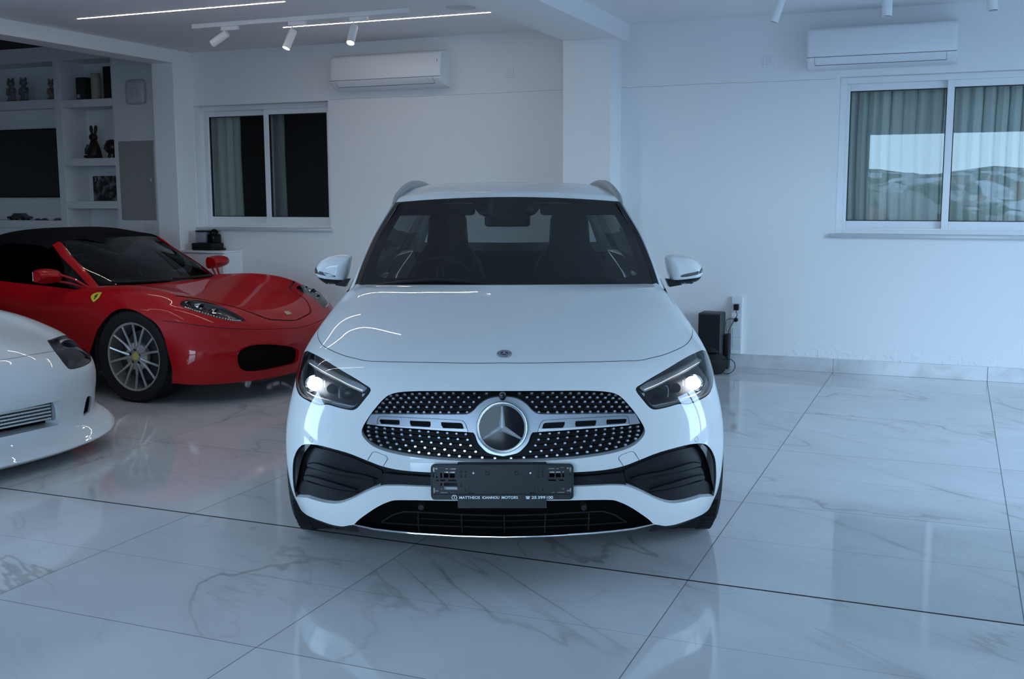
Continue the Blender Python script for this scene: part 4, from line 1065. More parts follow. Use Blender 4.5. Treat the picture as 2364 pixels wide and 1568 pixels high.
m = MB(); m.box((-.54, 2.3, 1.455), (.54, 3.75, 1.46)); m.build('headliner', mat('grey_headliner', (.12, .125, .13), .9), suv)
# sensor pod and inside mirror at the top of the windscreen
m = MB(); rows = []
for w, y, z in ((.19, 1.98, 1.462), (.175, 1.94, 1.425), (.15, 1.90, 1.395), (.10, 1.885, 1.375), (.05, 1.88, 1.372)):
    rows.append([(-w, y+.03, z), (-w*.6, y, z), (0, y-.01, z), (w*.6, y, z), (w, y+.03, z)])
m.grid(rows); m.build('sensor_pod', MT['frit'], ws)
for sd in (-1, 1):
    m = MB(); m.prism([(sd*.105-.045, 1.905, 1.413), (sd*.105+.045, 1.905, 1.413), (sd*.105+.008, 1.93, 1.438), (sd*.105-.008, 1.93, 1.438)], (0, .004, 0)); m.build('sensor_window', mat('pod_grey', (.05, .055, .06), .3), ws)
m = MB(); m.box((-.125, 2.02, 1.325), (.125, 2.05, 1.388), .018, 3); m.build('inside_mirror', mat('mirror_shell', (.02, .021, .023), .35), suv)
for sd in (-1, 1):
    m = MB(); m.box((sd*.62, 2.12, 1.385), (sd*.18, 2.14, 1.45), .02, 2); m.build('sun_visor', MT['cabin'], suv)
m = MB(); rows = []
for k in range(9):
    t = k/8; rows.append((-.62+.60*t, 1.318-.10*t+.0*k, 1.062+.028*math.sin(t*3.1)))
m.tube(rows, .012, 8); m.tube([(.05, 1.215, 1.06), (.3, 1.23, 1.062), (.60, 1.345, 1.058)], .011, 8)
wp = m.build('wiper_set', MT['black_plastic'], suv)
# roof rails
for sd in (-1, 1):
    m = MB(); pts = [(.628,2.075,1.448),(.617,2.15,1.480),(.604,2.26,1.512),(.592,2.42,1.540),(.582,2.65,1.560),(.575,3.0,1.568),(.565,3.5,1.555),(.55,3.85,1.525),(.54,3.97,1.50)]
    q = spline(pts, 4); n_ = len(q)
    rows = []
    for i, p in enumerate(q):
        e_ = min(1.0, min(i, n_-1-i)/7+.25); w, h = .017*e_+.004, .022*e_
        rows.append([Vector((p[0]*sd+a*w, p[1], p[2]+b*h)) for a, b in ((-1,-1),(-1,.3),(-.5,.9),(.5,.9),(1,.3),(1,-1),(-1,-1))])
    m.grid(rows); m.build('roof_rail', mat('matt_aluminium_rail', (.36, .37, .38), .42, metal=.35), suv)

# ---- door mirrors
def mirror(side, cap, lampl, low, stalk, y, split_at):
    """cap etc: outlines on the photograph; a domed shell facing forward"""
    rt = bpy.data.objects.new('door_mirror', None); COL.objects.link(rt); rt.parent = suv
    def flat(px): p = GF.at_y(px, y); return p[:, [0, 2]]
    O = flat(cap); D0 = .085
    def dome(P):
        d = seg_dist(P, O); R0 = .052; t = np.clip(d/R0, 0, 1); return y-D0*np.sqrt(np.maximum(0, 1-(1-t)**2))
    def sheet(poly, name, m_, par, off=0.0, rim=.0):
        v, f, loops = cdt(poly, [], .007); yy = dome(v)-off; V = np.stack([v[:, 0], yy, v[:, 1]], 1)
        b = MB(); b._new([Vector(p) for p in V], [tuple(t) for t in f])
        if rim:
            l = loops[0]; n = len(l); yl = dome(l)-off
            b._new([Vector((a[0], c, a[1])) for a, c in zip(l, yl)]+[Vector((a[0], c+rim, a[1])) for a, c in zip(l, yl)], [(i, (i+1) % n, n+(i+1) % n, n+i) for i in range(n)])
        bmesh.ops.remove_doubles(b.bm, verts=b.bm.verts, dist=1e-5)
        return b.build(name, m_, par, ang=50)
    c = sheet(O, 'mirror_cap', MT['white_paint'], rt, 0, .05)
    l_ = flat(lampl); sheet(l_, 'turn_signal', MT['lamp_dark'], rt, .0012)
    lo = flat(low); sheet(lo, 'lower_housing', MT['black_plastic'], rt, .001)
    st = flat(stalk); b = MB(); b.prism([(p[0], y-.05, p[1]) for p in st], (0, .07, 0)); b.build('mirror_arm', MT['black_plastic'], rt)
    iv = O.mean(0)+(O-O.mean(0))*.97; b = MB(); b.prism([(p[0], y, p[1]) for p in iv], (0, .055, 0)); b.build('mirror_back', MT['black_plastic'], rt)
    iv = O.mean(0)+(O-O.mean(0))*.84; b = MB(); b.prism([(p[0], y+.0555, p[1]) for p in iv], (0, .002, 0)); b.build('mirror_glass', mat('mirror_glass', (.8, .82, .83), .02, metal=1), rt)
    return rt
MT['lamp_dark'] = mat('smoked_signal_lens', (.06, .065, .07), .1, coat=1)
zl = lambda p: z_(p, 690, 560, 11.2)
zr = lambda p: z_(p, 1500, 560, 11.2)
capL = spline(zl([(418,690),(440,640),(470,600),(520,530),(600,450),(720,380),(860,342),(1020,328),(1200,330),(1310,350),(1340,385),(1300,640),(1235,930),(1180,1020),(1000,1070),(850,1072),(740,1075),(680,1050),(560,965),(490,890),(445,820),(422,750)]), 3, True)
lampL = spline(zl([(420,700),(450,625),(475,602),(500,640),(540,690),(700,735),(900,785),(990,815),(1022,858),(860,850),(600,800),(470,775),(425,745)]), 2, True)
lowL = zl([(446,835),(520,870),(750,910),(1000,935),(1225,945),(1180,1020),(1000,1070),(850,1072),(740,1075),(680,1050),(560,965),(490,890)])
mL = mirror(-1, capL, lampL, lowL, zl([(1180,950),(1330,930),(1290,1000),(1235,1125),(1000,1090),(980,1060)]), 1.72, 0)
capR = spline(zr([(418,420),(440,370),(500,335),(640,328),(800,340),(960,355),(1080,390),(1200,450),(1290,540),(1340,610),(1365,680),(1368,750),(1345,840),(1300,920),(1230,990),(1130,1030),(1080,1070),(1000,1065),(800,1075),(640,1050),(560,1000),(520,935),(480,800),(440,620)]), 3, True)
lampR = spline(zr([(728,855),(770,810),(900,770),(1100,735),(1230,690),(1290,640),(1325,595),(1355,640),(1368,700),(1350,740),(1200,790),(1000,835),(850,860)]), 2, True)
lowR = zr([(530,945),(700,940),(1000,905),(1200,880),(1345,838),(1300,920),(1230,990),(1130,1030),(1080,1070),(1000,1065),(800,1075),(640,1050),(560,1000)])
mR = mirror(1, capR, lampR, lowR, zr([(400,930),(520,945),(700,960),(800,1075),(480,1130)]), 1.72, 0)
mR['label'] = 'door mirror on the image right'; mL['label'] = 'door mirror on the image left'
# ------------------------------------------------------------------ the two sports cars
def flank_and_tail(root, paint, D_rows, arch_c, arch_r, deck, tail_light=None):
    net = Net(D_rows, centre=False)
    ys = D_rows[0][0][1]
    a = side_uv(net, [(arch_c+arch_r*math.cos(t), .335+arch_r*math.sin(t)) for t in np.linspace(math.radians(-10), math.radians(190), 28)])
    n = net.nu; a = np.concatenate([a, [(n+.02, a[-1][1]), (n+.02, a[0][1])]]); a[:, 0] = np.minimum(a[:, 0], n)
    m = net.nv
    fl = patch(net, [(0,0),(n,0),(n,m),(0,m)], 'flank', paint, root, holes=[a, groove(net, side_uv(net, [(ys+1.05, .80), (ys+1.0, .55), (ys+.95, .30)]), .005)], step=.07, split=True)
    # rear deck and tail
    k = Net(deck); patch(k, [(0,0),(k.nu,0),(k.nu,k.nv),(0,k.nv)], 'rear_deck', paint, root, step=.09)
    return net, fl

# ---- red sports car, soft top closed
RPHI = math.radians(-3.0); RPOS = (-4.398, 6.968)
RF = Frame(RPOS, math.pi/2+RPHI)
red = thing('sports_car', 'red low sports car with a closed black soft top', 'car', (RPOS[0], RPOS[1], 0), math.pi/2+RPHI)
F_ = [
 [(0,.24,.15),(.25,.25,.148),(.45,.30,.146),(.62,.37,.148),(.76,.46,.15),(.85,.55,.155),(.91,.64,.165),(.928,.69,.17)],
 [(0,.20,.26),(.25,.215,.26),(.45,.26,.26),(.63,.34,.26),(.78,.43,.26),(.88,.53,.265),(.93,.61,.265),(.945,.665,.27)],
 [(0,.19,.38),(.25,.20,.38),(.45,.25,.38),(.63,.33,.385),(.78,.42,.39),(.88,.52,.39),(.935,.63,.39),(.95,.69,.39)],
 [(0,.215,.46),(.25,.225,.46),(.45,.275,.465),(.625,.35,.475),(.775,.45,.49),(.875,.56,.50),(.932,.67,.50),(.948,.725,.50)],
 [(0,.25,.51),(.25,.258,.513),(.45,.305,.522),(.62,.37,.548),(.77,.48,.578),(.87,.61,.60),(.925,.75,.60),(.943,.79,.59)],
 [(0,.30,.556),(.25,.318,.566),(.44,.365,.592),(.60,.43,.625),(.75,.56,.665),(.86,.72,.685),(.918,.86,.665),(.94,.91,.65)],
 [(0,.42,.632),(.25,.45,.645),(.43,.51,.672),(.59,.58,.695),(.735,.69,.722),(.845,.83,.73),(.91,.96,.705),(.938,1.02,.685)],
 [(0,.65,.695),(.25,.68,.705),(.43,.74,.725),(.58,.80,.757),(.72,.87,.788),(.835,.98,.775),(.908,1.09,.725),(.938,1.14,.685)],
 [(0,.90,.745),(.25,.92,.752),(.43,.97,.770),(.57,1.02,.800),(.71,1.07,.822),(.825,1.14,.800),(.905,1.22,.735),(.938,1.25,.635)],
 [(0,1.15,.782),(.25,1.17,.787),(.43,1.2,.800),(.57,1.25,.822),(.70,1.29,.833),(.815,1.34,.805),(.905,1.39,.735),(.94,1.37,.52)],
 [(0,1.32,.803),(.25,1.33,.805),(.43,1.38,.81),(.57,1.44,.818),(.69,1.50,.822),(.805,1.53,.800),(.905,1.56,.725),(.937,1.47,.34)],
 [(0,1.41,.812),(.25,1.43,.812),(.43,1.48,.812),(.56,1.55,.812),(.67,1.66,.812),(.79,1.72,.795),(.905,1.74,.715),(.932,1.60,.18)]]
FN = Net(F_)
def ft(pts, off=0.0): return RF.trace(FN, pts, off, -1)
zf = lambda p: z_(p, 380, 550, 3.92)
fh_uv = spline(ft(zf([(140,590),(160,572),(230,556),(330,565),(480,605),(600,660),(700,715),(735,745),(715,757),(600,750),(450,715),(300,670),(190,635),(145,605)])), 3, True, keep=(7,))
fi_uv = spline(ft(zf([(660,1090),(670,1040),(720,995),(830,965),(1000,965),(1150,985),(1215,1015),(1235,1060),(1180,1130),(1100,1150),(950,1185),(800,1205),(700,1190),(668,1140)])), 3, True)
fi_uv[:, 0] = np.maximum(fi_uv[:, 0], .35)
lid = spline(ft([(686,735.5),(650.4,739.3),(622.4,737.5),(596.8,728.6),(558.6,714.5),(517.8,703),(470,692),(425,685.5),(405,683)]), 3)
lid = np.concatenate([[(0, lid[0, 1])], lid[lid[:, 0] > .05]])
spl = spline(ft([(686,757),(635,759.7),(584,760.5),(533,759),(456.5,751.5),(420,746),(392,742.5),(375,740)]), 3)
spl = np.concatenate([[(0, spl[0, 1])], spl[spl[:, 0] > .05]])
patch(FN, [(0,0),(7,0),(7,11),(0,11)], 'front_body', MT['red_paint'], red, holes=[fh_uv, fi_uv, groove(FN, lid, .016), groove(FN, spl, .009)], step=.032, rim=[.03, .035, .01, .01])
patch(FN, groove(FN, lid, .05), 'lid_gap', MT['gap'], red, noff=.012, step=.05)
patch(FN, groove(FN, spl, .03), 'bumper_gap', MT['gap'], red, noff=.008, step=.05)
patch(FN, fi_uv, 'front_intake', MT['void'], red, off=.03, step=.06, split=True)
ho = patch(FN, fh_uv, 'headlight', mat('grey_lamp_housing', (.13, .13, .135), .35, metal=.5), red, noff=.03, step=.05, split=True)
for o, sd in zip(ho, (1, -1)):
    patch(FN, fh_uv, 'lens_cover', MT['lens'], o, step=.04, sides=(sd,))
    L = ft(zf([(190,632),(300,667),(450,712),(600,746),(690,752)]), 0)
    X = FN.ev(spline(L, 6)); m = MB()
    for p in X: m.ball((p[0]*sd, p[1]+.004, p[2]+.004), .0065, 8, 6)
    lt = m.build('light_bead_strip', MT['chrome'], o)
    for px, r in (((468, 712), .046), ((502, 722), .038), ((437, 702), .03)):
        u = ft([px], .02)[0]; p = FN.ev([u])[0]; m = MB()
        m.lathe([(r*.55, .03), (r*.8, .01), (r, -.008), (r*1.06, 0), (r, .05)], 24, axis='y'); m.ball((0, .008, 0), r*.5, 14, 8)
        m.build('lamp_barrel', MT['chrome'], o, loc=(p[0]*sd, p[1]+.035, p[2]-.012))
# far end of the car
RD = [[(.788,1.69,.792),(.899,1.70,.713),(.912,1.67,.58),(.917,1.62,.40),(.918,1.55,.18)],
 [(.80,2.1,.815),(.90,2.1,.73),(.925,2.1,.58),(.915,2.1,.40),(.93,2.1,.17)],
 [(.82,2.55,.84),(.905,2.55,.75),(.915,2.55,.58),(.90,2.55,.40),(.93,2.55,.17)],
 [(.84,3.0,.875),(.93,3.0,.79),(.945,3.0,.60),(.93,3.0,.40),(.935,3.0,.18)],
 [(.86,3.5,.905),(.95,3.5,.81),(.965,3.5,.62),(.955,3.5,.40),(.94,3.5,.19)],
 [(.82,4.05,.89),(.91,4.05,.80),(.93,4.05,.62),(.92,4.05,.42),(.90,4.05,.22)],
 [(.66,4.30,.86),(.76,4.32,.78),(.80,4.33,.62),(.79,4.32,.42),(.76,4.28,.24)]]
deck = [[(0,3.45,.98),(.3,3.45,.98),(.6,3.45,.965),(.86,3.45,.905)], [(0,3.8,.93),(.3,3.8,.93),(.6,3.8,.93),(.85,3.8,.90)], [(0,4.15,.90),(.3,4.15,.90),(.58,4.13,.90),(.78,4.12,.885)],
 [(0,4.36,.87),(.3,4.35,.87),(.52,4.33,.87),(.66,4.30,.86)], [(0,4.42,.70),(.3,4.42,.70),(.55,4.40,.70),(.78,4.33,.70)], [(0,4.40,.45),(.3,4.40,.45),(.55,4.38,.45),(.79,4.32,.43)], [(0,4.34,.22),(.3,4.34,.22),(.54,4.32,.22),(.76,4.28,.24)]]
rn, rfl = flank_and_tail(red, MT['red_paint'], RD, 3.66, .385, deck)
B_ = [[(0,1.40,.800),(.3,1.43,.800),(.5,1.50,.800),(.65,1.63,.803),(.695,1.68,.806),(.79,1.74,.79)],
 [(0,1.66,.93),(.3,1.68,.93),(.48,1.73,.925),(.615,1.80,.92),(.66,1.84,.91),(.80,1.95,.80)],
 [(0,1.92,1.05),(.28,1.93,1.05),(.45,1.97,1.045),(.57,2.0,1.035),(.615,2.04,1.02),(.81,2.2,.815)],
 [(0,2.16,1.155),(.27,2.16,1.153),(.43,2.16,1.148),(.53,2.15,1.133),(.575,2.18,1.11),(.82,2.5,.83)],
 [(0,2.30,1.20),(.26,2.3,1.198),(.42,2.3,1.19),(.51,2.3,1.17),(.56,2.3,1.14),(.82,2.7,.84)],
 [(0,2.65,1.235),(.26,2.65,1.232),(.42,2.65,1.22),(.52,2.65,1.19),(.57,2.65,1.15),(.83,2.95,.86)],
 [(0,3.0,1.19),(.26,3.0,1.185),(.42,3.0,1.17),(.53,3.0,1.13),(.60,3.0,1.08),(.84,3.2,.88)],
 [(0,3.3,1.06),(.27,3.3,1.05),(.45,3.3,1.03),(.57,3.3,1.0),(.66,3.3,.97),(.85,3.4,.905)],
 [(0,3.55,.955),(.3,3.55,.955),(.5,3.55,.945),(.64,3.55,.935),(.75,3.55,.925),(.86,3.6,.90)]]
BN = Net(B_)
MT['soft_top'] = bumpy(mat('black_canvas', (0.005, 0.005, 0.006), 0.9, spec=0.1), 300, .1)
MT['red_glass'] = glass('sports_car_glass', (0.40, 0.46, 0.45), 1.0)
wsr = patch(BN, [(0,0),(3,0),(3,3),(0,3)], 'windscreen', MT['red_glass'], red, step=.06)
patch(BN, [(0,0),(3.02,0),(3.02,3),(0,3)], 'black_border', MT['frit'], wsr, noff=.002, step=.05, holes=[[(-.01,.22),(2.6,.22),(2.86,.5),(2.86,2.7),(2.6,2.86),(-.01,2.86)]])
patch(BN, [(3,0),(4,0),(4,3),(3,3)], 'windscreen_pillar', MT['red_paint'], red, noff=-.004, step=.05, split=True, rim_out=.012)
patch(BN, [(0,3),(4.15,3),(4.15,5),(5,6),(5,8),(0,8)], 'soft_top', MT['soft_top'], red, step=.06)
patch(BN, [(4,0),(5,0),(5,6),(4.1,5),(4,3)], 'side_window', MT['privacy'], red, step=.08, noff=.002, split=True)
MB().box((-.82, 1.0, .20), (.82, 3.9, .34)).build('floor_pan', MT['cabin'], red)
m = MB(); m.box((-.66, 1.72, .62), (.66, 1.98, .83), .05, 2); m.build('dashboard', MT['cabin'], red)
m = MB(); m.box((-.72, 2.95, .34), (.72, 3.0, 1.02), .02, 1); m.build('rear_bulkhead', MT['cabin'], red)
for sx in (-.36, .36):
    m = MB(); m.box((sx-.24, 2.62, .36), (sx+.24, 2.82, 1.0), .07, 3); m.box((sx-.24, 2.2, .34), (sx+.24, 2.7, .52), .06, 2); m.build('seat', MT['seat'], red)
sw = MB(); Mx = Matrix.Translation((-.36, 2.12, .82)) @ Matrix.Rotation(math.radians(-66), 4, 'X')
sw.lathe([(.175+.014*math.cos(a), .014*math.sin(a)) for a in np.linspace(0, 2*math.pi, 9)[:-1]], 32, mat=Mx, close=True); sw.build('steering_wheel', MT['seat'], red)
for y_ in (1.055, 3.66):
    for sd in (-1, 1):
        arch_liner(red, .62*sd, .925*sd, y_, .335, .372)
        wheel(red, .825*sd, y_, .335, .335, .225, .256, 7, mat('sport_rim_silver', (.55, .55, .54), .3, metal=.75), sd, kind='even', cap=mat('yellow_cap', (.55, .45, .12), .4))
# door mirrors on their two thin stalks
for sd in (-1, 1):
    rt = bpy.data.objects.new('door_mirror', None); COL.objects.link(rt); rt.parent = red
    m = MB(); rows = []
    for t in np.linspace(0, 1, 9):       # from the inner to the outer end
        x = sd*(.86+.19*t); w = .020+.044*math.sin(math.pi*(.30+.55*t)); h = .022+.036*math.sin(math.pi*(.30+.5*t))
        rows.append([Vector((x, 1.88-.02*t+w*1.7*math.cos(a)*(1 if math.cos(a) < 0 else .25), .898+.01*t+h*math.sin(a))) for a in np.linspace(0, 2*math.pi, 17)])
    m.grid(rows); m.poly(rows[0][:-1]); m.poly(rows[-1][:-1][::-1]); m.build('mirror_shell', MT['red_paint'], rt)
    for dz, dy in ((.03, -.02), (-.025, .02)):
        m = MB(); m.tube([(sd*.73, 1.66+dy, .80), (sd*.80, 1.75+dy, .855+dz*.6), (sd*.885, 1.84+dy, .893+dz)], .009, 8); m.build('mirror_arm', MT['red_paint'], rt)
    m = MB(); m.box((sd*.885, 1.90, .868), (sd*1.03, 1.905, .938), .002, 1); m.build('mirror_glass', mat('mirror_face', (.75, .77, .78), .03, metal=1), rt)
m = MB(); X = [Vector(p) for p in ((-.1,1.43,.825),(-.35,1.47,.83),(-.58,1.575,.838))]; m.tube(X, .012, 8); m.tube([(.45,1.49,.825),(.2,1.425,.83),(-.08,1.42,.834)], .012, 8); m.build('wiper_set', MT['black_plastic'], red)
# shield on the fender and small badge on the nose
MT['badge_yellow'] = mat('badge_yellow', (.62, .50, .03), .35)
su = ft(z_([(560,505),(555,485),(570,468),(600,460),(617,462),(600,492),(570,517)], 0, 500, 2.614))
shield = patch(FN, spline(su, 3, True, keep=(4, 6)), 'shield_badge', MT['badge_yellow'], red, noff=-.004, step=.01, rim_out=.006, split=True)
hs = ft(z_([(566,500),(574,490),(572,482),(580,476),(590,470),(596,474),(588,482),(590,488),(580,492),(576,504),(570,498)], 0, 500, 2.614))
for o, sd in zip(shield, (1, -1)): patch(FN, hs, 'horse_mark', MT['gap'], o, noff=-.0055, step=.01, sides=(sd,))
bu = np.array([.0, 5.55]); p = FN.ev([bu])[0]; n = FN.normal([bu])[0]; n = n if n[2] > 0 else -n
m = MB(); m.box((-.028, -.004, -.020), (.028, .002, .020), .002, 1)
b_ = m.build('nose_badge', mat('pale_badge', (.5, .42, .25), .35, metal=.4), red, loc=tuple(p)); b_.rotation_euler = (-math.atan2(n[2], -n[1]), 0, 0)
MB().box((-.4, .30, .12), (.4, .9, .15)).build('front_undertray', MT['gap'], red)

# ---- white sports car at the left edge
SPHI = math.radians(-9.5); SPOS = (-4.59, 4.05)
SF = Frame(SPOS, math.pi/2+SPHI)
wsc = thing('sports_car', 'white sports car with a deep front lip and slatted intercooler', 'car', (SPOS[0], SPOS[1], 0), math.pi/2+SPHI)
W_ = [
 [(0,.05,.06),(.3,.07,.06),(.52,.12,.062),(.70,.19,.07),(.84,.28,.085),(.925,.38,.11),(.945,.50,.13),(.93,.59,.14)],
 [(0,.0,.085),(.3,.02,.085),(.53,.07,.088),(.72,.14,.095),(.86,.23,.11),(.95,.34,.14),(.962,.46,.165),(.94,.595,.18)],
 [(0,.02,.108),(.3,.04,.109),(.53,.09,.112),(.71,.155,.122),(.845,.245,.145),(.93,.35,.18),(.945,.46,.205),(.93,.60,.22)],
 [(0,.11,.180),(.3,.125,.180),(.50,.17,.183),(.66,.22,.192),(.79,.30,.21),(.872,.39,.24),(.905,.49,.265),(.915,.61,.28)],
 [(0,.115,.27),(.3,.13,.27),(.50,.165,.27),(.66,.215,.275),(.79,.30,.29),(.865,.39,.31),(.90,.50,.335),(.915,.62,.35)],
 [(0,.05,.385),(.3,.065,.385),(.50,.11,.385),(.66,.18,.39),(.79,.275,.40),(.868,.38,.42),(.905,.50,.43),(.918,.66,.45)],
 [(0,.045,.48),(.3,.058,.478),(.50,.10,.475),(.66,.175,.475),(.79,.275,.48),(.868,.39,.49),(.905,.52,.51),(.92,.72,.54)],
 [(0,.075,.57),(.3,.09,.565),(.49,.14,.555),(.65,.22,.55),(.78,.31,.55),(.86,.42,.55),(.90,.57,.57),(.92,.80,.62)],
 [(0,.13,.635),(.29,.155,.63),(.48,.23,.62),(.63,.32,.615),(.76,.42,.615),(.85,.52,.605),(.90,.68,.61),(.922,.92,.645)],
 [(0,.30,.69),(.28,.33,.69),(.47,.42,.685),(.62,.50,.675),(.74,.57,.68),(.84,.67,.675),(.90,.84,.66),(.922,1.04,.63)],
 [(0,.65,.75),(.28,.68,.75),(.46,.76,.745),(.61,.84,.750),(.72,.90,.765),(.825,.98,.745),(.895,1.1,.69),(.922,1.18,.55)],
 [(0,1.1,.80),(.28,1.13,.80),(.46,1.2,.795),(.60,1.26,.798),(.71,1.3,.805),(.815,1.36,.785),(.89,1.42,.71),(.92,1.27,.40)],
 [(0,1.5,.835),(.28,1.53,.835),(.46,1.58,.83),(.59,1.64,.832),(.70,1.68,.835),(.80,1.72,.81),(.885,1.75,.72),(.91,1.5,.16)]]
W_ = [[(x*1.05, y, z) for x, y, z in r] for r in W_]
WN = Net(W_)
def wt(pts, off=0.0): return SF.trace(WN, pts, off, 1)
zw = lambda p: z_(p, 0, 660, 3.483)
wh_uv = spline(wt(zw([(390,450),(410,437),(480,412),(545,394),(590,408),(640,445),(700,520),(728,570),(730,600),(700,628),(650,650),(570,667),(540,650),(500,602),(440,525)])), 3, True)
wi_px = zw([(0,1026),(200,985),(490,917),(482,1000),(470,1117),(300,1155),(0,1222)])
wi_uv = wt(wi_px); wi_uv[0, 0] = 0; wi_uv[-1, 0] = 0
wv_uv = spline(wt(zw([(705,892),(733,889),(735,925),(722,1005),(700,1025),(674,1042),(678,990),(690,930)])), 3, True)
ho_l = wt(zw([(0,600),(120,580),(250,556),(380,534),(440,523)])); ho_l[0, 0] = 0
ho_l = np.concatenate([ho_l, wt(zw([(418,490),(395,455)]))])
patch(WN, [(0,0),(7,0),(7,12),(0,12)], 'front_body', MT['white_paint'], wsc, holes=[wh_uv, wi_uv, wv_uv, groove(WN, ho_l[:-2], .005)], step=.032, rim=[.03, .12, .02, .008])
patch(WN, groove(WN, ho_l[:-2], .03), 'bonnet_gap', MT['gap'], wsc, noff=.01, step=.05)
wi2 = wi_uv.copy()
patch(WN, wi_uv, 'intake_void', MT['void'], wsc, off=.14, step=.06)
patch(WN, wv_uv, 'brake_vent', MT['void'], wsc, off=.02, step=.03, split=True)
# intercooler: finned core with end tank
ic = MB(); zt, zb = .374, .238
for k in range(7):
    z = zb+(zt-zb)*(k+.5)/7; ic.box((-.47, .195, z-.0052), (.47, .25, z+.0052), .001, 1)
ic.build('intercooler_bar_set', MT['alloy'], wsc)
m = MB(); n_ = 90
rows = [[(-.47+.94*i/n_, .205+(.006 if i % 2 else 0), z) for i in range(n_+1)] for z in (zb, zt)]; m.grid(rows); m.build('intercooler_core', mat('cooler_fin_grey', (.05, .055, .06), .5, metal=.5), wsc, flat=True)
for sd in (-1, 1): MB().box((sd*.47, .19, zb-.005), (sd*.53, .27, zt+.005), .012, 2).build('intercooler_tank', MT['alloy'], wsc)
MT['smoke'] = mat('smoked_lens', (.045, .047, .05), .08, coat=1)
wl = patch(WN, wh_uv, 'headlight', mat('grey_reflector', (.10, .105, .11), .35, metal=.4), wsc, noff=.03, step=.04, split=True)
MT['smoke_glass'] = glass('smoked_headlamp_glass', (.42, .43, .44), 1.2)
for o, sd in zip(wl, (1, -1)):
    patch(WN, wh_uv, 'lens_cover', MT['smoke_glass'], o, step=.03, sides=(sd,))
    patch(WN, groove(WN, np.concatenate([wh_uv, wh_uv[:1]]), .012), 'lens_seal', MT['gap'], o, noff=-.0005, step=.03, sides=(sd,))
    u = wt([(170, 808)], .02)[0]; p = WN.ev([u])[0]
    m = MB(); m.lathe([(.03, .03), (.062, .0), (.07, -.012), (.075, 0), (.072, .03)], 28, axis='y'); m.ball((0, .02, 0), .03, 16, 8)
    m.build('lamp_bowl', MT['alloy'], o, loc=(p[0]*sd, p[1]+.085, p[2]-.012))
mk = wt(zw([(803,690),(812,700),(817,740),(815,780),(806,792),(800,760),(799,715)]))
patch(WN, mk, 'side_marker', mat('amber_lens', (.30, .07, .01), .2), wsc, noff=-.004, step=.02, split=True)
WD = [[(.797,1.69,.807),(.880,1.71,.717),(.893,1.64,.55),(.896,1.54,.35),(.898,1.46,.16)],
 [(.80,2.2,.83),(.885,2.2,.74),(.90,2.2,.55),(.90,2.2,.35),(.905,2.2,.16)],
 [(.80,2.8,.85),(.89,2.8,.76),(.905,2.8,.56),(.90,2.8,.35),(.905,2.8,.17)],
 [(.81,3.4,.88),(.905,3.4,.79),(.925,3.4,.60),(.92,3.4,.38),(.915,3.4,.19)],
 [(.78,3.95,.90),(.88,3.95,.80),(.90,3.95,.62),(.89,3.95,.42),(.87,3.95,.22)],
 [(.64,4.36,.90),(.76,4.38,.80),(.80,4.40,.62),(.79,4.38,.42),(.76,4.34,.24)]]
wdeck = [[(0,3.75,.97),(.3,3.75,.97),(.58,3.75,.95),(.79,3.75,.895)], [(0,4.1,.95),(.3,4.1,.95),(.56,4.1,.94),(.73,4.12,.90)], [(0,4.44,.93),(.3,4.43,.93),(.5,4.41,.92),(.64,4.36,.90)], [(0,4.48,.70),(.3,4.48,.70),(.55,4.46,.70),(.79,4.40,.70)], [(0,4.46,.45),(.3,4.46,.45),(.55,4.44,.45),(.79,4.38,.43)], [(0,4.40,.22),(.3,4.40,.22),(.54,4.38,.22),(.76,4.34,.24)]]
sc_ = lambda R: [[(x*1.05, y, z) for x, y, z in r] for r in R]
flank_and_tail(wsc, MT['white_paint'], sc_(WD), 3.48, .37, sc_(wdeck))
WB = [[(0,1.48,.82),(.3,1.51,.82),(.5,1.57,.82),(.64,1.68,.825),(.70,1.72,.825),(.80,1.78,.81)],
 [(0,1.85,1.0),(.28,1.87,1.0),(.46,1.92,.995),(.60,2.0,.985),(.65,2.05,.97),(.80,2.1,.825)],
 [(0,2.2,1.16),(.27,2.21,1.16),(.43,2.24,1.15),(.55,2.28,1.135),(.60,2.33,1.11),(.80,2.4,.835)],
 [(0,2.5,1.235),(.26,2.5,1.232),(.42,2.5,1.22),(.52,2.52,1.195),(.575,2.55,1.16),(.80,2.7,.845)],
 [(0,2.9,1.23),(.26,2.9,1.228),(.42,2.9,1.215),(.53,2.9,1.19),(.585,2.9,1.15),(.80,3.05,.86)],
 [(0,3.35,1.13),(.27,3.35,1.125),(.44,3.35,1.11),(.56,3.35,1.08),(.62,3.35,1.05),(.80,3.4,.88)],
 [(0,3.8,.975),(.29,3.8,.97),(.48,3.8,.96),(.60,3.8,.95),(.68,3.8,.93),(.79,3.8,.895)]]
WBN = Net(sc_(WB))
patch(WBN, [(0,0),(3,0),(3,2.8),(0,2.8)], 'windscreen', MT['privacy'], wsc, step=.07)
patch(WBN, [(3,0),(4,0),(4,6),(0,6),(0,4.4),(3,4.4)], 'roof_frame', MT['white_paint'], wsc, step=.07)
patch(WBN, [(0,2.8),(3,2.8),(3,4.4),(0,4.4)], 'roof', MT['white_paint'], wsc, step=.07)
patch(WBN, [(0,4.5),(2.9,4.5),(2.9,5.8),(0,5.8)], 'rear_window', MT['privacy'], wsc, noff=-.004, step=.08)
patch(WBN, [(4,0),(5,0),(5,6),(4,6)], 'side_window', MT['privacy'], wsc, step=.08, split=True)
MB().box((-.80, 1.0, .18), (.80, 4.0, .32)).build('floor_pan', MT['cabin'], wsc)
m = MB(); m.box((-.66, 1.75, .6), (.66, 2.0, .84), .05, 2); m.build('dashboard', MT['cabin'], wsc)
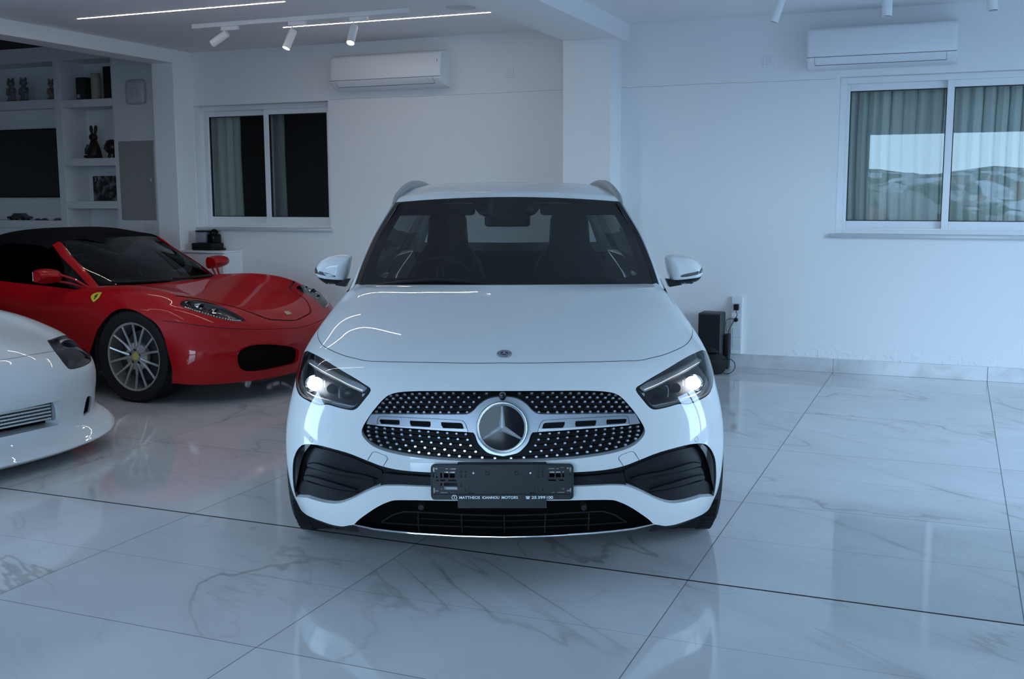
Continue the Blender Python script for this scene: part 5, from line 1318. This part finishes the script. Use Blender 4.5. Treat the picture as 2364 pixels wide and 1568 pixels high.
for y_ in (.93, 3.48):
    for sd in (-1, 1):
        arch_liner(wsc, .62*sd, .94*sd, y_, .33, .36)
        wheel(wsc, .84*sd, y_, .325, .325, .225, .235, 5, MT['alloy'], sd)
MB().box((-.5, .22, .05), (.5, .9, .08)).build('front_undertray', MT['gap'], wsc)
# ------------------------------------------------------------------ windows, curtains and the dark rooms behind them
MT['pane'] = glass('window_pane', (.90, .93, .92), .75)
MT['seal'] = mat('black_window_seal', (.012, .013, .014), .5)
def window(n, x0, x1, z0, z1, yf, split_x0, split_x1, gl0, gl1, zg0, zg1):
    w = bpy.data.objects.new('window_%d' % n, None); COL.objects.link(w); tag(w, kind='structure')
    F = MB(); fr_ = .052
    for a, b in (((x0, yf-.03, z0), (x0+fr_, yf+.09, z1)), ((x1-fr_, yf-.03, z0), (x1, yf+.09, z1)), ((x0+fr_, yf-.03, z1-.05), (x1-fr_, yf+.09, z1)), ((x0+fr_, yf-.03, z0), (x1-fr_, yf+.09, z0+.035))):
        F.box(a, b, .003, 1)
    for y in (-.01, .025): F.box((x0+fr_, yf+y, z0+.035), (x1-fr_, yf+y+.006, z0+.048))
    F.build('window_frame', MT['white_frame'], w)
    for (a, b, sl, sr, yy) in ((x0+fr_-.005, split_x1, gl0-(x0+fr_-.005), split_x1-split_x0, yf+.035), (split_x0, x1-fr_+.005, split_x1-split_x0, .07, yf-.012)):
        s_ = MB()
        L, Rr = (a, a+sl), (b-sr, b)
        for p, q in (((L[0], yy, z0+.04), (L[1], yy+.035, z1-.045)), ((Rr[0], yy, z0+.04), (Rr[1], yy+.035, z1-.045)), ((L[1], yy, zg1), (Rr[0], yy+.035, z1-.045)), ((L[1], yy, z0+.04), (Rr[0], yy+.035, zg0))):
            s_.box(p, q, .003, 1)
        so_ = s_.build('sash', MT['white_frame'], w)
        e_ = MB()
        for p, q in (((L[1], yy+.004, zg0), (L[1]+.007, yy+.03, zg1)), ((Rr[0]-.007, yy+.004, zg0), (Rr[0], yy+.03, zg1)), ((L[1], yy+.004, zg1-.007), (Rr[0], yy+.03, zg1)), ((L[1], yy+.004, zg0), (Rr[0], yy+.03, zg0+.007))): e_.box(p, q)
        e_.build('glazing_seal', MT['seal'], so_)
        MB().box((L[1]-.002, yy+.014, zg0-.002), (Rr[0]+.002, yy+.018, zg1+.002)).build('pane', MT['pane'], so_)
    return w
w1 = window(1, -7.443, -5.78, 1.165, 2.425, 9.46, -6.653, -6.59, -7.376, 0, 1.276, 2.322)
w2 = window(2, -.935, 1.25, 1.165, 2.442, 9.43, -.116, -.062, -.861, 0, 1.272, 2.337)
for w, a, b in ((w1, -7.43, -5.775), (w2, -.975, 1.29)):
    MB().box((a, YW-.035, 1.135), (b, YW+.16, 1.168), .004, 2).build('window_sill', MT['sill'], w)
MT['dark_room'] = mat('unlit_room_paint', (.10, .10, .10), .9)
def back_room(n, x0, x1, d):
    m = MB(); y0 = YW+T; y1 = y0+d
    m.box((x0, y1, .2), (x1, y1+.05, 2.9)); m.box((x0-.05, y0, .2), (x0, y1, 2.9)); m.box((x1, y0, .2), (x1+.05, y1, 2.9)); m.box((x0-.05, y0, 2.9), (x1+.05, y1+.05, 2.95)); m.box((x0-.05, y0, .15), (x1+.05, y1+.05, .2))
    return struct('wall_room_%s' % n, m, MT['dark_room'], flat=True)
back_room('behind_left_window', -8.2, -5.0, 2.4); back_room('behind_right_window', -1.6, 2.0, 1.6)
def curtain(x0, x1, y, z0, z1, col, label, amp=.035, wave=.105, seed=1):
    r = random.Random(seed); m = MB(); n = int((x1-x0)/.012); ph = 0; cols = []
    for i in range(n+1):
        x = x0+(x1-x0)*i/n; ph += 2*math.pi*.012/(wave*r.uniform(.6, 1.6)); cols.append((x, y+amp*(1-2*abs(math.cos(ph/2))**.55)+amp*.15*math.sin(ph*2.3)))
    m.grid([[(a+.004*math.sin(k*2), b+.004*k, z1+(z0-z1)*k/6) for a, b in cols] for k in range(7)])
    o = m.build('curtain', bumpy(mat('curtain_cloth', col, .9), 180, .15), None, ang=80)
    sol = o.modifiers.new('cloth', 'SOLIDIFY'); sol.thickness = .002
    return tag(o, label, 'curtain')
curtain(-7.55, -7.09, 9.66, .6, 2.6, (.5, .54, .5), 'grey green curtain gathered at the left side of the dark sliding window', seed=4)
curtain(-6.70, -6.545, 9.66, .6, 2.6, (.34, .38, .38), 'narrow strip of pale curtain behind the middle post of the dark window', amp=.02, seed=6)
curtain(-1.25, 1.6, 9.675, .6, 2.6, (.80, .83, .80), 'grey pleated curtain drawn across the bright sliding window under the air conditioner', amp=.06, wave=.10, seed=9)

# ------------------------------------------------------------------ air conditioners
def air_con(x0, x1, z0, z1, label, mark, display):
    w = x1-x0; h = z1-z0; cx = (x0+x1)/2
    t = thing('air_conditioner', label, 'air conditioner', (cx, YW, z0), 0, 'split units high on the back wall')
    D = .225; hw = w/2
    prof = [(0, h), (-.10, h), (-.17, h-.012), (-.205, h-.04), (-D, h*.55), (-D, .085), (-.205, .055), (-.14, .012), (-.06, 0), (0, 0)]
    pf = spline(prof, 3); m = MB(); rows = []
    for x, s in ((-hw, .93), (-hw+.008, .975), (-hw+.03, 1), (hw-.03, 1), (hw-.008, .975), (hw, .93)):
        rows.append([Vector((x, p[0]*s, h/2+(p[1]-h/2)*(s*.5+.5))) for p in pf])
    m.grid(rows); m.poly(rows[0]); m.poly(rows[-1][::-1]); m.build('casing', MT['white_plastic'], t, ang=40)
    # joint under the front panel, louvre
    m = MB(); m.box((-hw+.004, -D-.0012, .082), (hw-.004, -D+.02, .0865)); m.build('panel_gap', MT['soft_gap'], t)
    m = MB(); a, b = -hw+.065, hw-.075
    m.grid([[(a, -D-.0015, .080), (b, -D-.0015, .080)], [(a, -.209, .053), (b, -.209, .053)], [(a, -.172, .0255), (b, -.172, .0255)]])
    lv = m.build('louvre', MT['white_plastic'], t)
    m = MB()
    for x in (a, b): m.tube([(x, -D-.001, .081), (x, -.2095, .0535), (x, -.172, .026)], .0016, 6)
    m.tube([(a, -.172, .0255), (b, -.172, .0255)], .003, 6); m.build('louvre_gap', MT['soft_gap'], lv)
    if mark:
        m = MB()
        for k in range(4): m.box((-.012+k*.0075, -D-.0015, .120), (-.0065+k*.0075, -D+.01, .1275), .001, 1)
        m.build('maker_mark', MT['black_plastic'], t)
    if display: MB().box((hw-.034, -.222, .135), (hw-.030, -.190, .24), .001, 1).build('display_strip', mat('grey_display', (.10, .11, .13), .3), t)
    return t
air_con(-5.635, -4.455, 2.50, 2.83, 'white wall air conditioner with a small maker mark, above the red car', True, True)
air_con(-1.18, -.055, 2.497, 2.825, 'white wall air conditioner above the bright curtained window', False, False)

# ------------------------------------------------------------------ ceiling lights
def strip(x0, x1, y, label):
    t = thing('light_strip', label, 'ceiling light', ((x0+x1)/2, y, ZC), 0, 'recessed light strips in the ceiling'); h = (x1-x0)/2
    MB().box((-h-.006, -.012, -.0015), (h+.006, .012, .004)).build('trim_edge', MT['white_metal'], t)
    MB().box((-h, -.0068, -.003), (h, .0068, .002)).build('diffuser', MT['led'], t)
strip(-6.87, -4.826, 7.18, 'lit thin light strip in the ceiling, nearer the upper left corner')
strip(-5.569, -3.567, 8.255, 'lit thin light strip in the ceiling, passing behind two spotlights')
strip(-5.569, -3.567, 6.10, 'lit ceiling light strip over the bonnet of the red car')
strip(-6.87, -4.826, 5.02, 'lit ceiling light strip over the white sports car')
strip(-5.569, -3.567, 3.95, 'lit ceiling light strip left of the white suv')
TRY = 7.815
tr = MB(); tr.box((-6.20, TRY-.018, ZC-.038), (-4.088, TRY+.018, ZC), .003, 1)
tag(tr.build('track_rail', MT['white_metal'], None), 'white ceiling track rail carrying three spotlights', 'track rail')
tr = MB(); tr.box((-1.9, TRY-.018, ZC-.038), (.75, TRY+.018, ZC), .003, 1)
tag(tr.build('track_rail', MT['white_metal'], None), 'white ceiling track rail above the right hand air conditioner', 'track rail')
def spot(x, y, d, lit, label, z=ZC-.038, L=.145, drop=.055, ad=1):
    t = thing('spotlight', label, 'spotlight', (x, y, z), 0, 'track spotlights')
    m = MB(); m.box((-.035, -.016, -.034), (.135 if ad > 0 else .035, .016, 0), .004, 1); m.box((.060, -.0165, -.020), (.075, .0165, -.006)); ao = m.build('adapter', MT['white_metal'], t)
    m = MB(); m.tube([(0, 0, -.03), (0, 0, -.03-drop)], .006, 10); m.build('stem', MT['white_metal'], t)
    d = Vector(d).normalized(); q = Vector((0, 0, -1)).rotation_difference(d).to_matrix().to_4x4()
    p = Vector((0, 0, -.035-drop))
    Mx = Matrix.Translation(p) @ q
    m = MB(); R0 = .033
    m.lathe([(0, .022), (R0*.9, .022), (R0, .016), (R0, -L+.02), (R0, -L), (R0*.93, -L), (R0*.90, -L+.010), (0, -L+.012)], 28, mat=Mx); m.build('lamp_head', MT['white_metal'], t)
    m = MB(); m.lathe([(0, -L+.004), (R0*.9, -L+.004), (R0*.9, -L+.009)], 28, mat=Mx); m.build('lens', MT['lamp_on'] if lit else mat('unlit_lens', (.25, .26, .28), .2), t)
    if lit:
        ld = bpy.data.lights.new('spotlight_lamp', 'SPOT'); ld.energy = 14; ld.spot_size = .9; ld.spot_blend = .6; ld.shadow_soft_size = .03; ld.color = (1, .9, .78)
        lo = bpy.data.objects.new('spotlight_lamp', ld); COL.objects.link(lo); lo.parent = t
        lo.matrix_local = Matrix.Translation(p+d*(L+.01)) @ d.to_track_quat('-Z', 'Y').to_matrix().to_4x4()
    return t
spot(-5.862, TRY, (-.86, -.15, -.52), False, 'white track spotlight turned away to the left, leftmost on the rail', drop=.03)
spot(-5.185, TRY, (-.22, -.36, -.90), True, 'lit white track spotlight, middle one on the rail left of the beam')
spot(-4.598, TRY, (.06, -.50, -.86), True, 'lit white track spotlight with its round lens showing, nearest the left air conditioner')
spot(-1.20, TRY, (-.30, -.05, -.95), False, 'white spotlight tilted left at the top edge, above left of the air conditioner', drop=.075, ad=-1)
spot(-.497, TRY, (0, -.02, -1), False, 'white spotlight pointing straight down above the right air conditioner', drop=.075, ad=-1)
spot(.135, TRY, (.12, -.10, -1), False, 'white spotlight at the top edge near the upper right corner', drop=.085, ad=-1)
m = MB(); m.lathe([(0, -.002), (.105, -.003), (.118, -.005), (.125, 0)], 40)
tag(m.build('ceiling_speaker', bumpy(mat('speaker_grille_white', (.66, .67, .68), .7), 500, .2), None, loc=(-3.70, 7.95, ZC)), 'round flat white speaker grille in the ceiling beside the beam', 'speaker')

# ------------------------------------------------------------------ wall fittings
def wall_plate(x, z, w, h, label, n=1):
    t = thing('wall_socket', label, 'wall socket', (x, YW, z))
    MB().box((-w/2, -.010, -h/2), (w/2, 0, h/2), .003, 2).build('cover_plate', MT['white_plastic'], t)
    for k in range(n):
        c = -w/2+w*(k+.5)/n; MB().box((c-w/n*.32, -.013, -h*.32), (c+w/n*.32, -.009, h*.32), .002, 1).build('insert', mat('plate_insert', (.72, .73, .75), .4), t)
    return t
wall_plate(-3.86, 2.607, .085, .085, 'small white socket plate on the wall right of the left air conditioner')
wall_plate(-1.515, 2.59, .085, .085, 'small white socket plate on the wall left of the right air conditioner')
wall_plate(-8.075, 1.165, .16, .085, 'white double socket plate below the grey panel door', 2)
t = thing('alarm_box', 'white rounded square alarm box high on the side room wall', 'alarm box', (-8.155, YW, 2.595))
MB().box((-.125, -.06, -.13), (.125, 0, .13), .045, 4).build('casing', mat('alarm_white', (.62, .63, .64), .4), t)
m = MB()
for a, b in (((-.038, -.0615, .032), (.038, -.058, .036)), ((-.038, -.0615, -.036), (.038, -.058, -.032)), ((-.038, -.0615, -.036), (-.034, -.058, .036)), ((.034, -.0615, -.036), (.038, -.058, .036)), ((-.02, -.0615, -.003), (.02, -.058, .001))): m.box(a, b)
m.build('moulded_mark', mat('mark_grey', (.40, .41, .42), .5), t)
t = thing('electrical_panel', 'flat grey beige electrical panel door on the side room wall', 'panel', (-8.21, YW, 1.66))
MB().box((-.236, -.012, -.425), (.236, 0, .425), .003, 1).build('frame', mat('panel_frame', (.47, .46, .43), .5), t)
dd = MB().box((-.228, -.018, -.418), (.228, -.010, .418), .002, 1).build('door', mat('panel_grey_beige', (.36, .35, .325), .5), t)
MB().box((.185, -.021, -.01), (.205, -.017, .025), .002, 1).build('latch', MT['white_metal'], dd)

# ------------------------------------------------------------------ shelf contents
t = thing('television', 'large black flat television on the shelving panel', 'television', (-10.15, YW+.10, 1.868))
MB().box((-.77, -.05, -.385), (.77, -.012, .385), .006, 2).build('housing', MT['black_plastic'], t)
MB().box((-.758, -.0515, -.368), (.758, -.049, .373), .001, 1).build('screen', mat('television_screen', (.004, .004, .005), .12), t)
MB().box((-.2, -.012, -.15), (.2, 0, .15)).build('wall_bracket', MT['black_plastic'], t)
def bear(x, z, h, col, label, cat='figurine', y=.10):
    t = thing('bear_figurine', label, cat, (x, YW+y, z+.0015), 0, 'bear figurines on the top shelf'); s = h/.27
    M_ = mat('figurine_paint', col, .35)
    n_ = N(M_, 'ShaderNodeTexVoronoi'); n_.inputs['Scale'].default_value = 40; r_ = N(M_, 'ShaderNodeValToRGB'); tc_ = N(M_, 'ShaderNodeTexCoord')
    r_.color_ramp.elements[0].color = (*[c*.35 for c in col], 1); r_.color_ramp.elements[1].color = (*[min(1, c*3+.05) for c in col], 1); r_.color_ramp.elements[1].position = .6
    Lk(M_, tc_.outputs['Object'], n_.inputs['Vector']); Lk(M_, n_.outputs['Color'], r_.inputs[0]); Lk(M_, r_.outputs[0], M_.node_tree.nodes['Principled BSDF'].inputs['Base Color'])
    b = MB(); b.ball((0, 0, .115*s), (.048*s, .036*s, .055*s)); b.build('body', M_, t)
    b = MB(); b.ball((0, -.004*s, .205*s), (.046*s, .038*s, .044*s)); hd = b.build('head', M_, t)
    for sd in (-1, 1):
        b = MB(); b.ball((sd*.034*s, 0, .252*s), (.017*s, .010*s, .017*s), 12, 8); b.build('ear', M_, t)
        b = MB(); b.tube([(sd*.042*s, 0, .150*s), (sd*.058*s, -.004*s, .11*s), (sd*.056*s, -.012*s, .078*s)], [.017*s, .016*s, .013*s], 10); b.build('arm', M_, t)
        b = MB(); b.tube([(sd*.022*s, 0, .085*s), (sd*.025*s, 0, .012*s)], [.023*s, .024*s], 12); b.box((sd*.025*s-.024*s, -.036*s, 0), (sd*.025*s+.024*s, .022*s, .022*s), .008*s, 2); b.build('leg', M_, t)
bear(-10.055, 2.565, .27, (.05, .05, .05), 'dark patterned bear figurine on the top shelf, at the left picture edge')
bear(-9.865, 2.565, .27, (.035, .045, .04), 'dark green bear figurine standing second on the top shelf')
bear(-9.455, 2.565, .235, (.07, .055, .03), 'smaller brown bear figurine beside the shelf upright')
def canister(x, z, r, h, m_, label, square=False, y=.12):
    t = thing('canister', label, 'canister', (x, YW+y, z+.0015), 0, 'tall canisters in the top niche')
    if square: MB().box((-r, -r*.8, 0), (r, r*.8, h), .006, 2).build('box', m_, t)
    else:
        m = MB(); m.lathe([(0, 0), (r, 0), (r, h*.84), (r*.97, h*.845), (0, h*.845)], 32); m.build('tube', m_, t)
        m = MB(); m.lathe([(0, h*.85), (r*1.0, h*.85), (r*1.0, h*.985), (r*.96, h), (0, h)], 32); m.build('lid', m_, t)
    return t
c1 = canister(-9.005, 2.548, .066, .245, mat('dark_tin', (.02, .022, .022), .4), 'short dark square tin with a pale label in the top niche', True)
MB().box((-.052, -.0545, .02), (-.012, -.0525, .062)).build('label', mat('pale_label', (.42, .43, .43), .6), c1)
canister(-8.835, 2.548, .052, .285, mat('beige_tube', (.42, .37, .29), .6), 'beige round tube between two dark containers')
canister(-8.735, 2.548, .034, .20, mat('grey_tube', (.30, .29, .29), .5), 'thin greyish tube behind the beige one', y=.2)
canister(-8.612, 2.548, .068, .345, mat('black_box_card', (.006, .006, .007), .5), 'tallest black square box in the top niche', True)
M_ = mat('bronze_brown', (.022, .014, .012), .4)
t = thing('rabbit_figurine', 'dark brown sitting rabbit figurine with two upright ears', 'figurine', (-8.905, YW+.12, 1.912))
m = MB(); m.lathe([(0, 0), (.078, .0), (.082, .02), (.070, .09), (.048, .16), (.034, .20), (0, .215)], 24); m.build('body', M_, t)
m = MB(); m.ball((0, -.006, .232), (.050, .044, .046)); m.build('head', M_, t)
for sd in (-1, 1):
    m = MB(); m.tube([(sd*.020, 0, .262), (sd*.030, .002, .31), (sd*.034, .004, .345), (sd*.033, .004, .362)], [.012, .019, .017, .008], 12); m.build('ear', M_, t)
    m = MB(); m.tube([(sd*.045, -.03, .15), (sd*.07, -.05, .09), (sd*.06, -.062, .05)], [.018, .017, .014], 10); m.build('arm', M_, t)
    m = MB(); m.ball((sd*.055, -.05, .02), (.032, .05, .02), 14, 8); m.build('foot', M_, t)
t = thing('round_figurine', 'dark brown round spiky figurine on short legs beside the rabbit', 'figurine', (-8.655, YW+.12, 1.916))
m = MB(); m.ball((0, 0, .115), (.088, .072, .076), 20, 14); r_ = random.Random(5)
m.build('body', M_, t)
m = MB()
for k in range(70):
    a = r_.uniform(0, 2*math.pi); b = r_.uniform(-.4, 1.4)
    d = Vector((math.cos(a)*math.cos(b), math.sin(a)*math.cos(b), math.sin(b))); p = Vector((d.x*.086, d.y*.070, .115+d.z*.074)); m.tube([p-d*.004, p+d*.012], [.011, .002], 6)
o_ = m.build('spines', M_, t); o_['kind'] = 'stuff'
for sd in (-1, 1):
    m = MB(); m.tube([(sd*.03, 0, .05), (sd*.032, -.01, .0)], [.016, .02], 10); m.build('foot', M_, t)
t = thing('picture', 'dark magazine picture leaning in the third niche', 'picture', (-8.722, YW+.10, 1.4435))
def pic_mat():
    m = mat('magazine_print', (.05, .05, .05), .35); b = m.node_tree.nodes['Principled BSDF']
    tc_ = N(m, 'ShaderNodeTexCoord'); n = N(m, 'ShaderNodeTexNoise'); n.inputs['Scale'].default_value = 14; n.inputs['Detail'].default_value = 3
    r = N(m, 'ShaderNodeValToRGB'); r.color_ramp.elements[0].position = .48; r.color_ramp.elements[0].color = (.008, .008, .010, 1); r.color_ramp.elements[1].position = .66; r.color_ramp.elements[1].color = (.20, .20, .22, 1)
    Lk(m, tc_.outputs['Object'], n.inputs['Vector']); Lk(m, n.outputs['Fac'], r.inputs[0]); Lk(m, r.outputs[0], b.inputs['Base Color']); return m
MB().box((-.205, -.006, 0), (.205, .006, .275), .002, 1).build('print_board', pic_mat(), t)
text_mesh('JT', 'lettering', mat('print_white', (.45, .46, .48), .5), t, (-.185, -.0068, .215), .045, .10)
text_mesh('I', 'lettering', mat('print_grey', (.35, .36, .38), .5), t, (.15, -.0068, .205), .055, .012)
# small things on the ledge below the television
def model_car(x, L, col, label):
    t = thing('model_car', label, 'model car', (x, YW+.045, 1.2265), 0, 'model cars on the ledge'); M1 = mat('model_paint', col, .3)
    m = MB(); h = L*.26
    pr = [(-L/2, .18*h), (-L/2, .5*h), (-L*.28, .58*h), (-L*.14, h), (L*.16, h), (L*.30, .62*h), (L/2, .5*h), (L/2, .18*h)]
    m.prism([(a, -L*.155, b) for a, b in pr], (0, L*.31, 0)); m.build('body', M1, t, ang=20)
    for sx in (-.3, .3):
        for sy in (-.125, .125):
            m = MB(); m.lathe([(0, -.012*L*4), (h*.24, -.012*L*4), (h*.24, .012*L*4), (0, .012*L*4)], 16, axis='y', mat=Matrix.Translation((sx*L, sy*L, h*.24))); m.build('wheel', MT['black_plastic'], t)
model_car(-9.99, .30, (.04, .04, .045), 'long dark model car on the ledge at the left picture edge')
model_car(-9.72, .075, (.03, .03, .03), 'tiny dark model car, first right of the long one on the ledge')
model_car(-9.615, .085, (.05, .05, .05), 'tiny black model car in the middle of the ledge')
model_car(-9.42, .10, (.13, .13, .14), 'tiny greyish model car on the ledge nearest the shelf upright')

# ------------------------------------------------------------------ coffee corner behind the red car
t = thing('cabinet', 'white low cabinet carrying the coffee machine', 'cabinet', (-7.15, 9.15, 0))
MB().box((-.27, -.13, .06), (.27, .172, .915), .003, 1).build('carcass', MT['white_plastic'], t)
MB().box((-.275, -.16, .915), (.280, .172, .937), .004, 2).build('worktop', MT['white_plastic'], t)
MB().box((-.265, -.150, .07), (.265, -.131, .905), .003, 1).build('door', MT['white_plastic'], t)
t = thing('coffee_machine', 'black capsule coffee machine on the white cabinet', 'coffee machine', (-7.17, 9.17, .937))
MB().box((-.16, -.10, 0), (.10, .10, .075), .012, 2).build('base', MT['black_plastic'], t)
m = MB(); m.box((-.005, -.05, .07), (.085, .09, .165), .02, 3); m.ball((.04, .02, .175), (.043, .055, .043), 16, 10); m.build('brew_head', MT['black_gloss'], t)
MB().box((-.155, -.04, .076), (-.02, .09, .19), .012, 2).build('water_tank', mat('grey_clear_tank', (.32, .34, .36), .2), t)
MB().box((-.14, -.06, .19), (.02, .08, .202), .005, 2).build('lid', MT['black_plastic'], t)
MB().box((.09, -.06, .0), (.165, .05, .022), .006, 2).build('drip_tray', MT['black_plastic'], t)

# ------------------------------------------------------------------ corner behind the suv
t = thing('speaker', 'black upright box speaker on the floor behind the white suv', 'speaker', (-1.905, 9.13, 0))
MB().box((-.098, -.085, 0), (.098, .12, .492), .012, 3).build('cabinet', mat('speaker_black', (.030, .032, .036), .5), t)
MB().box((-.090, -.0875, .012), (.090, -.083, .48), .003, 1).build('front_cloth', bumpy(mat('speaker_cloth', (.008, .009, .012), .9), 500, .3), t)
t = thing('router_box', 'small black box wedged between speaker and white trunking', 'box', (-1.783, 9.20, 0))
MB().box((-.020, -.04, .118), (.020, .06, .30), .006, 2).build('case', MT['black_plastic'], t)
MB().box((-.020, -.04, 0), (.020, .06, .118), .004, 1).build('foot', MT['black_plastic'], t)
t = thing('bag', 'black rounded bag on the floor by the skirting', 'bag', (-1.835, 8.90, 0))
m = MB(); rows = []
for z, rx_, ry_ in ((0, .05, .05), (.004, .075, .07), (.03, .092, .085), (.07, .108, .10), (.105, .115, .105), (.135, .105, .095), (.155, .08, .075), (.168, .055, .055)):
    rows.append([Vector((rx_*math.cos(a)+.02*z+.006*math.sin(3*a+z*30), ry_*math.sin(a)+.005*math.cos(2*a), z)) for a in np.linspace(0, 2*math.pi, 29)])
m.grid(rows); m.poly(rows[0][:-1][::-1]); m.poly(rows[-1][:-1]); m.build('body', bumpy(mat('bag_cloth', (.016, .017, .016), .75, spec=.25), 25, .5, .01), t)
m = MB(); rows = []
for k in range(8):
    q = k/7; r__ = .055*math.sin(math.pi*(.12+.80*q))**.7; rows.append([Vector((-.115+.15*q, r__*.8*math.cos(a), .182+.012*math.sin(q*3)+r__*.5*math.sin(a))) for a in np.linspace(0, 2*math.pi, 17)])
m.grid(rows); m.poly(rows[0][:-1]); m.poly(rows[-1][:-1][::-1]); m.build('flap', MT['black_plastic'], t)
m = MB(); m.tube(spline([(.09, -.06, .13), (.15, -.04, .135), (.185, -.03, .10), (.18, -.03, .045), (.14, -.05, .015), (.10, -.06, .02)], 5), .0032, 8); m.build('strap', MT['black_plastic'], t)
t = thing('wall_trunking', 'white upright trunking with sockets on the wall above the skirting', 'trunking', (-1.72, YW, .118))
MB().box((-.048, -.035, 0), (.048, 0, .50), .004, 1).build('channel', mat('trunking_white', (.74, .75, .76), .5), t)
for zc in (.085, .185, .285, .405): MB().box((-.034, -.039, zc-.045), (.040, -.034, zc+.045), .003, 1).build('socket_cover', mat('socket_white', (.66, .68, .69), .4), t)
t = thing('plug_adapter', 'black plug adapter in the upper socket of the white trunking', 'plug', (-1.722, YW-.039, .53))
MB().box((-.017, -.05, -.026), (.022, 0, .026), .004, 2).build('body', MT['black_plastic'], t)
m = MB(); m.tube(spline([(.002, -.03, -.024), (.003, -.03, -.045), (.012, -.03, -.06), (.008, -.03, -.078), (-.002, -.03, -.092)], 4), .003, 6); m.build('lead', MT['black_plastic'], t)
t = thing('plug', 'round black plug in the lower socket of the white trunking', 'plug', (-1.724, YW-.039, .418))
m = MB(); m.lathe([(0, -.035), (.012, -.035), (.017, -.025), (.018, 0), (0, 0)], 20, axis='y'); m.build('body', MT['black_plastic'], t)
m = MB(); m.tube(spline([(-.01, -.03, -.005), (-.025, -.04, -.03), (-.045, -.05, -.075), (-.056, -.05, -.112)], 4), .003, 6); m.build('lead', MT['black_plastic'], t)
m = MB(); m.tube(spline([(-.012, -.03, .01), (-.04, -.04, .012), (-.068, -.05, .004), (-.076, -.06, -.02), (-.070, -.06, -.10)], 4), .0025, 6); m.build('lead', MT['black_plastic'], t)

# ------------------------------------------------------------------ outside, in front of the showroom (seen mirrored in the window)
def town_mat():
    m = mat('hillside_town_ground', (.3, .3, .3), .9); b = m.node_tree.nodes['Principled BSDF']
    t = N(m, 'ShaderNodeTexCoord'); v = N(m, 'ShaderNodeTexVoronoi'); v.inputs['Scale'].default_value = .4; v.feature = 'F1'
    Lk(m, t.outputs['Object'], v.inputs['Vector'])
    r = N(m, 'ShaderNodeValToRGB'); r.color_ramp.interpolation = 'CONSTANT'
    es = r.color_ramp.elements; es[0].color = (.05, .065, .035, 1); es[1].position = .38; es[1].color = (.28, .25, .20, 1)
    for p, c in ((.5, (.07, .085, .045)), (.62, (.42, .40, .37)), (.74, (.25, .15, .11)), (.84, (.55, .54, .51))): q = es.new(p); q.color = (*c, 1)
    Lk(m, v.outputs['Color'], r.inputs[0]); Lk(m, r.outputs[0], b.inputs['Base Color']); return m
rg = random.Random(2)
m = MB(); rows = []
for j in range(40):
    y = -14-j*6.5; row = []
    for i in range(60):
        x = -190+i*6.5; h = -4+max(0, j-3)*.22+1.6*math.sin(x*.05+j*.3)+1.2*math.sin(x*.11-j*.5)+(rg.choice((0, 0, 0, 1.8, 2.6)) if j > 5 else 0); row.append((x, y, h))
    rows.append(row)
m.grid(rows); struct('ground_hillside', m, town_mat(), flat=True)
m = MB(); m.grid([[(-40, -14, -.12), (40, -14, -.12)], [(-40, FAC_Y-.1, -.12), (40, FAC_Y-.1, -.12)]]); m.grid([[(3.25, FAC_Y-.1, -.12), (40, FAC_Y-.1, -.12)], [(3.25, 20, -.12), (40, 20, -.12)]])
struct('ground_forecourt', m, bumpy(mat('forecourt_paving', (.09, .09, .09), .9), 20, .1), flat=True)
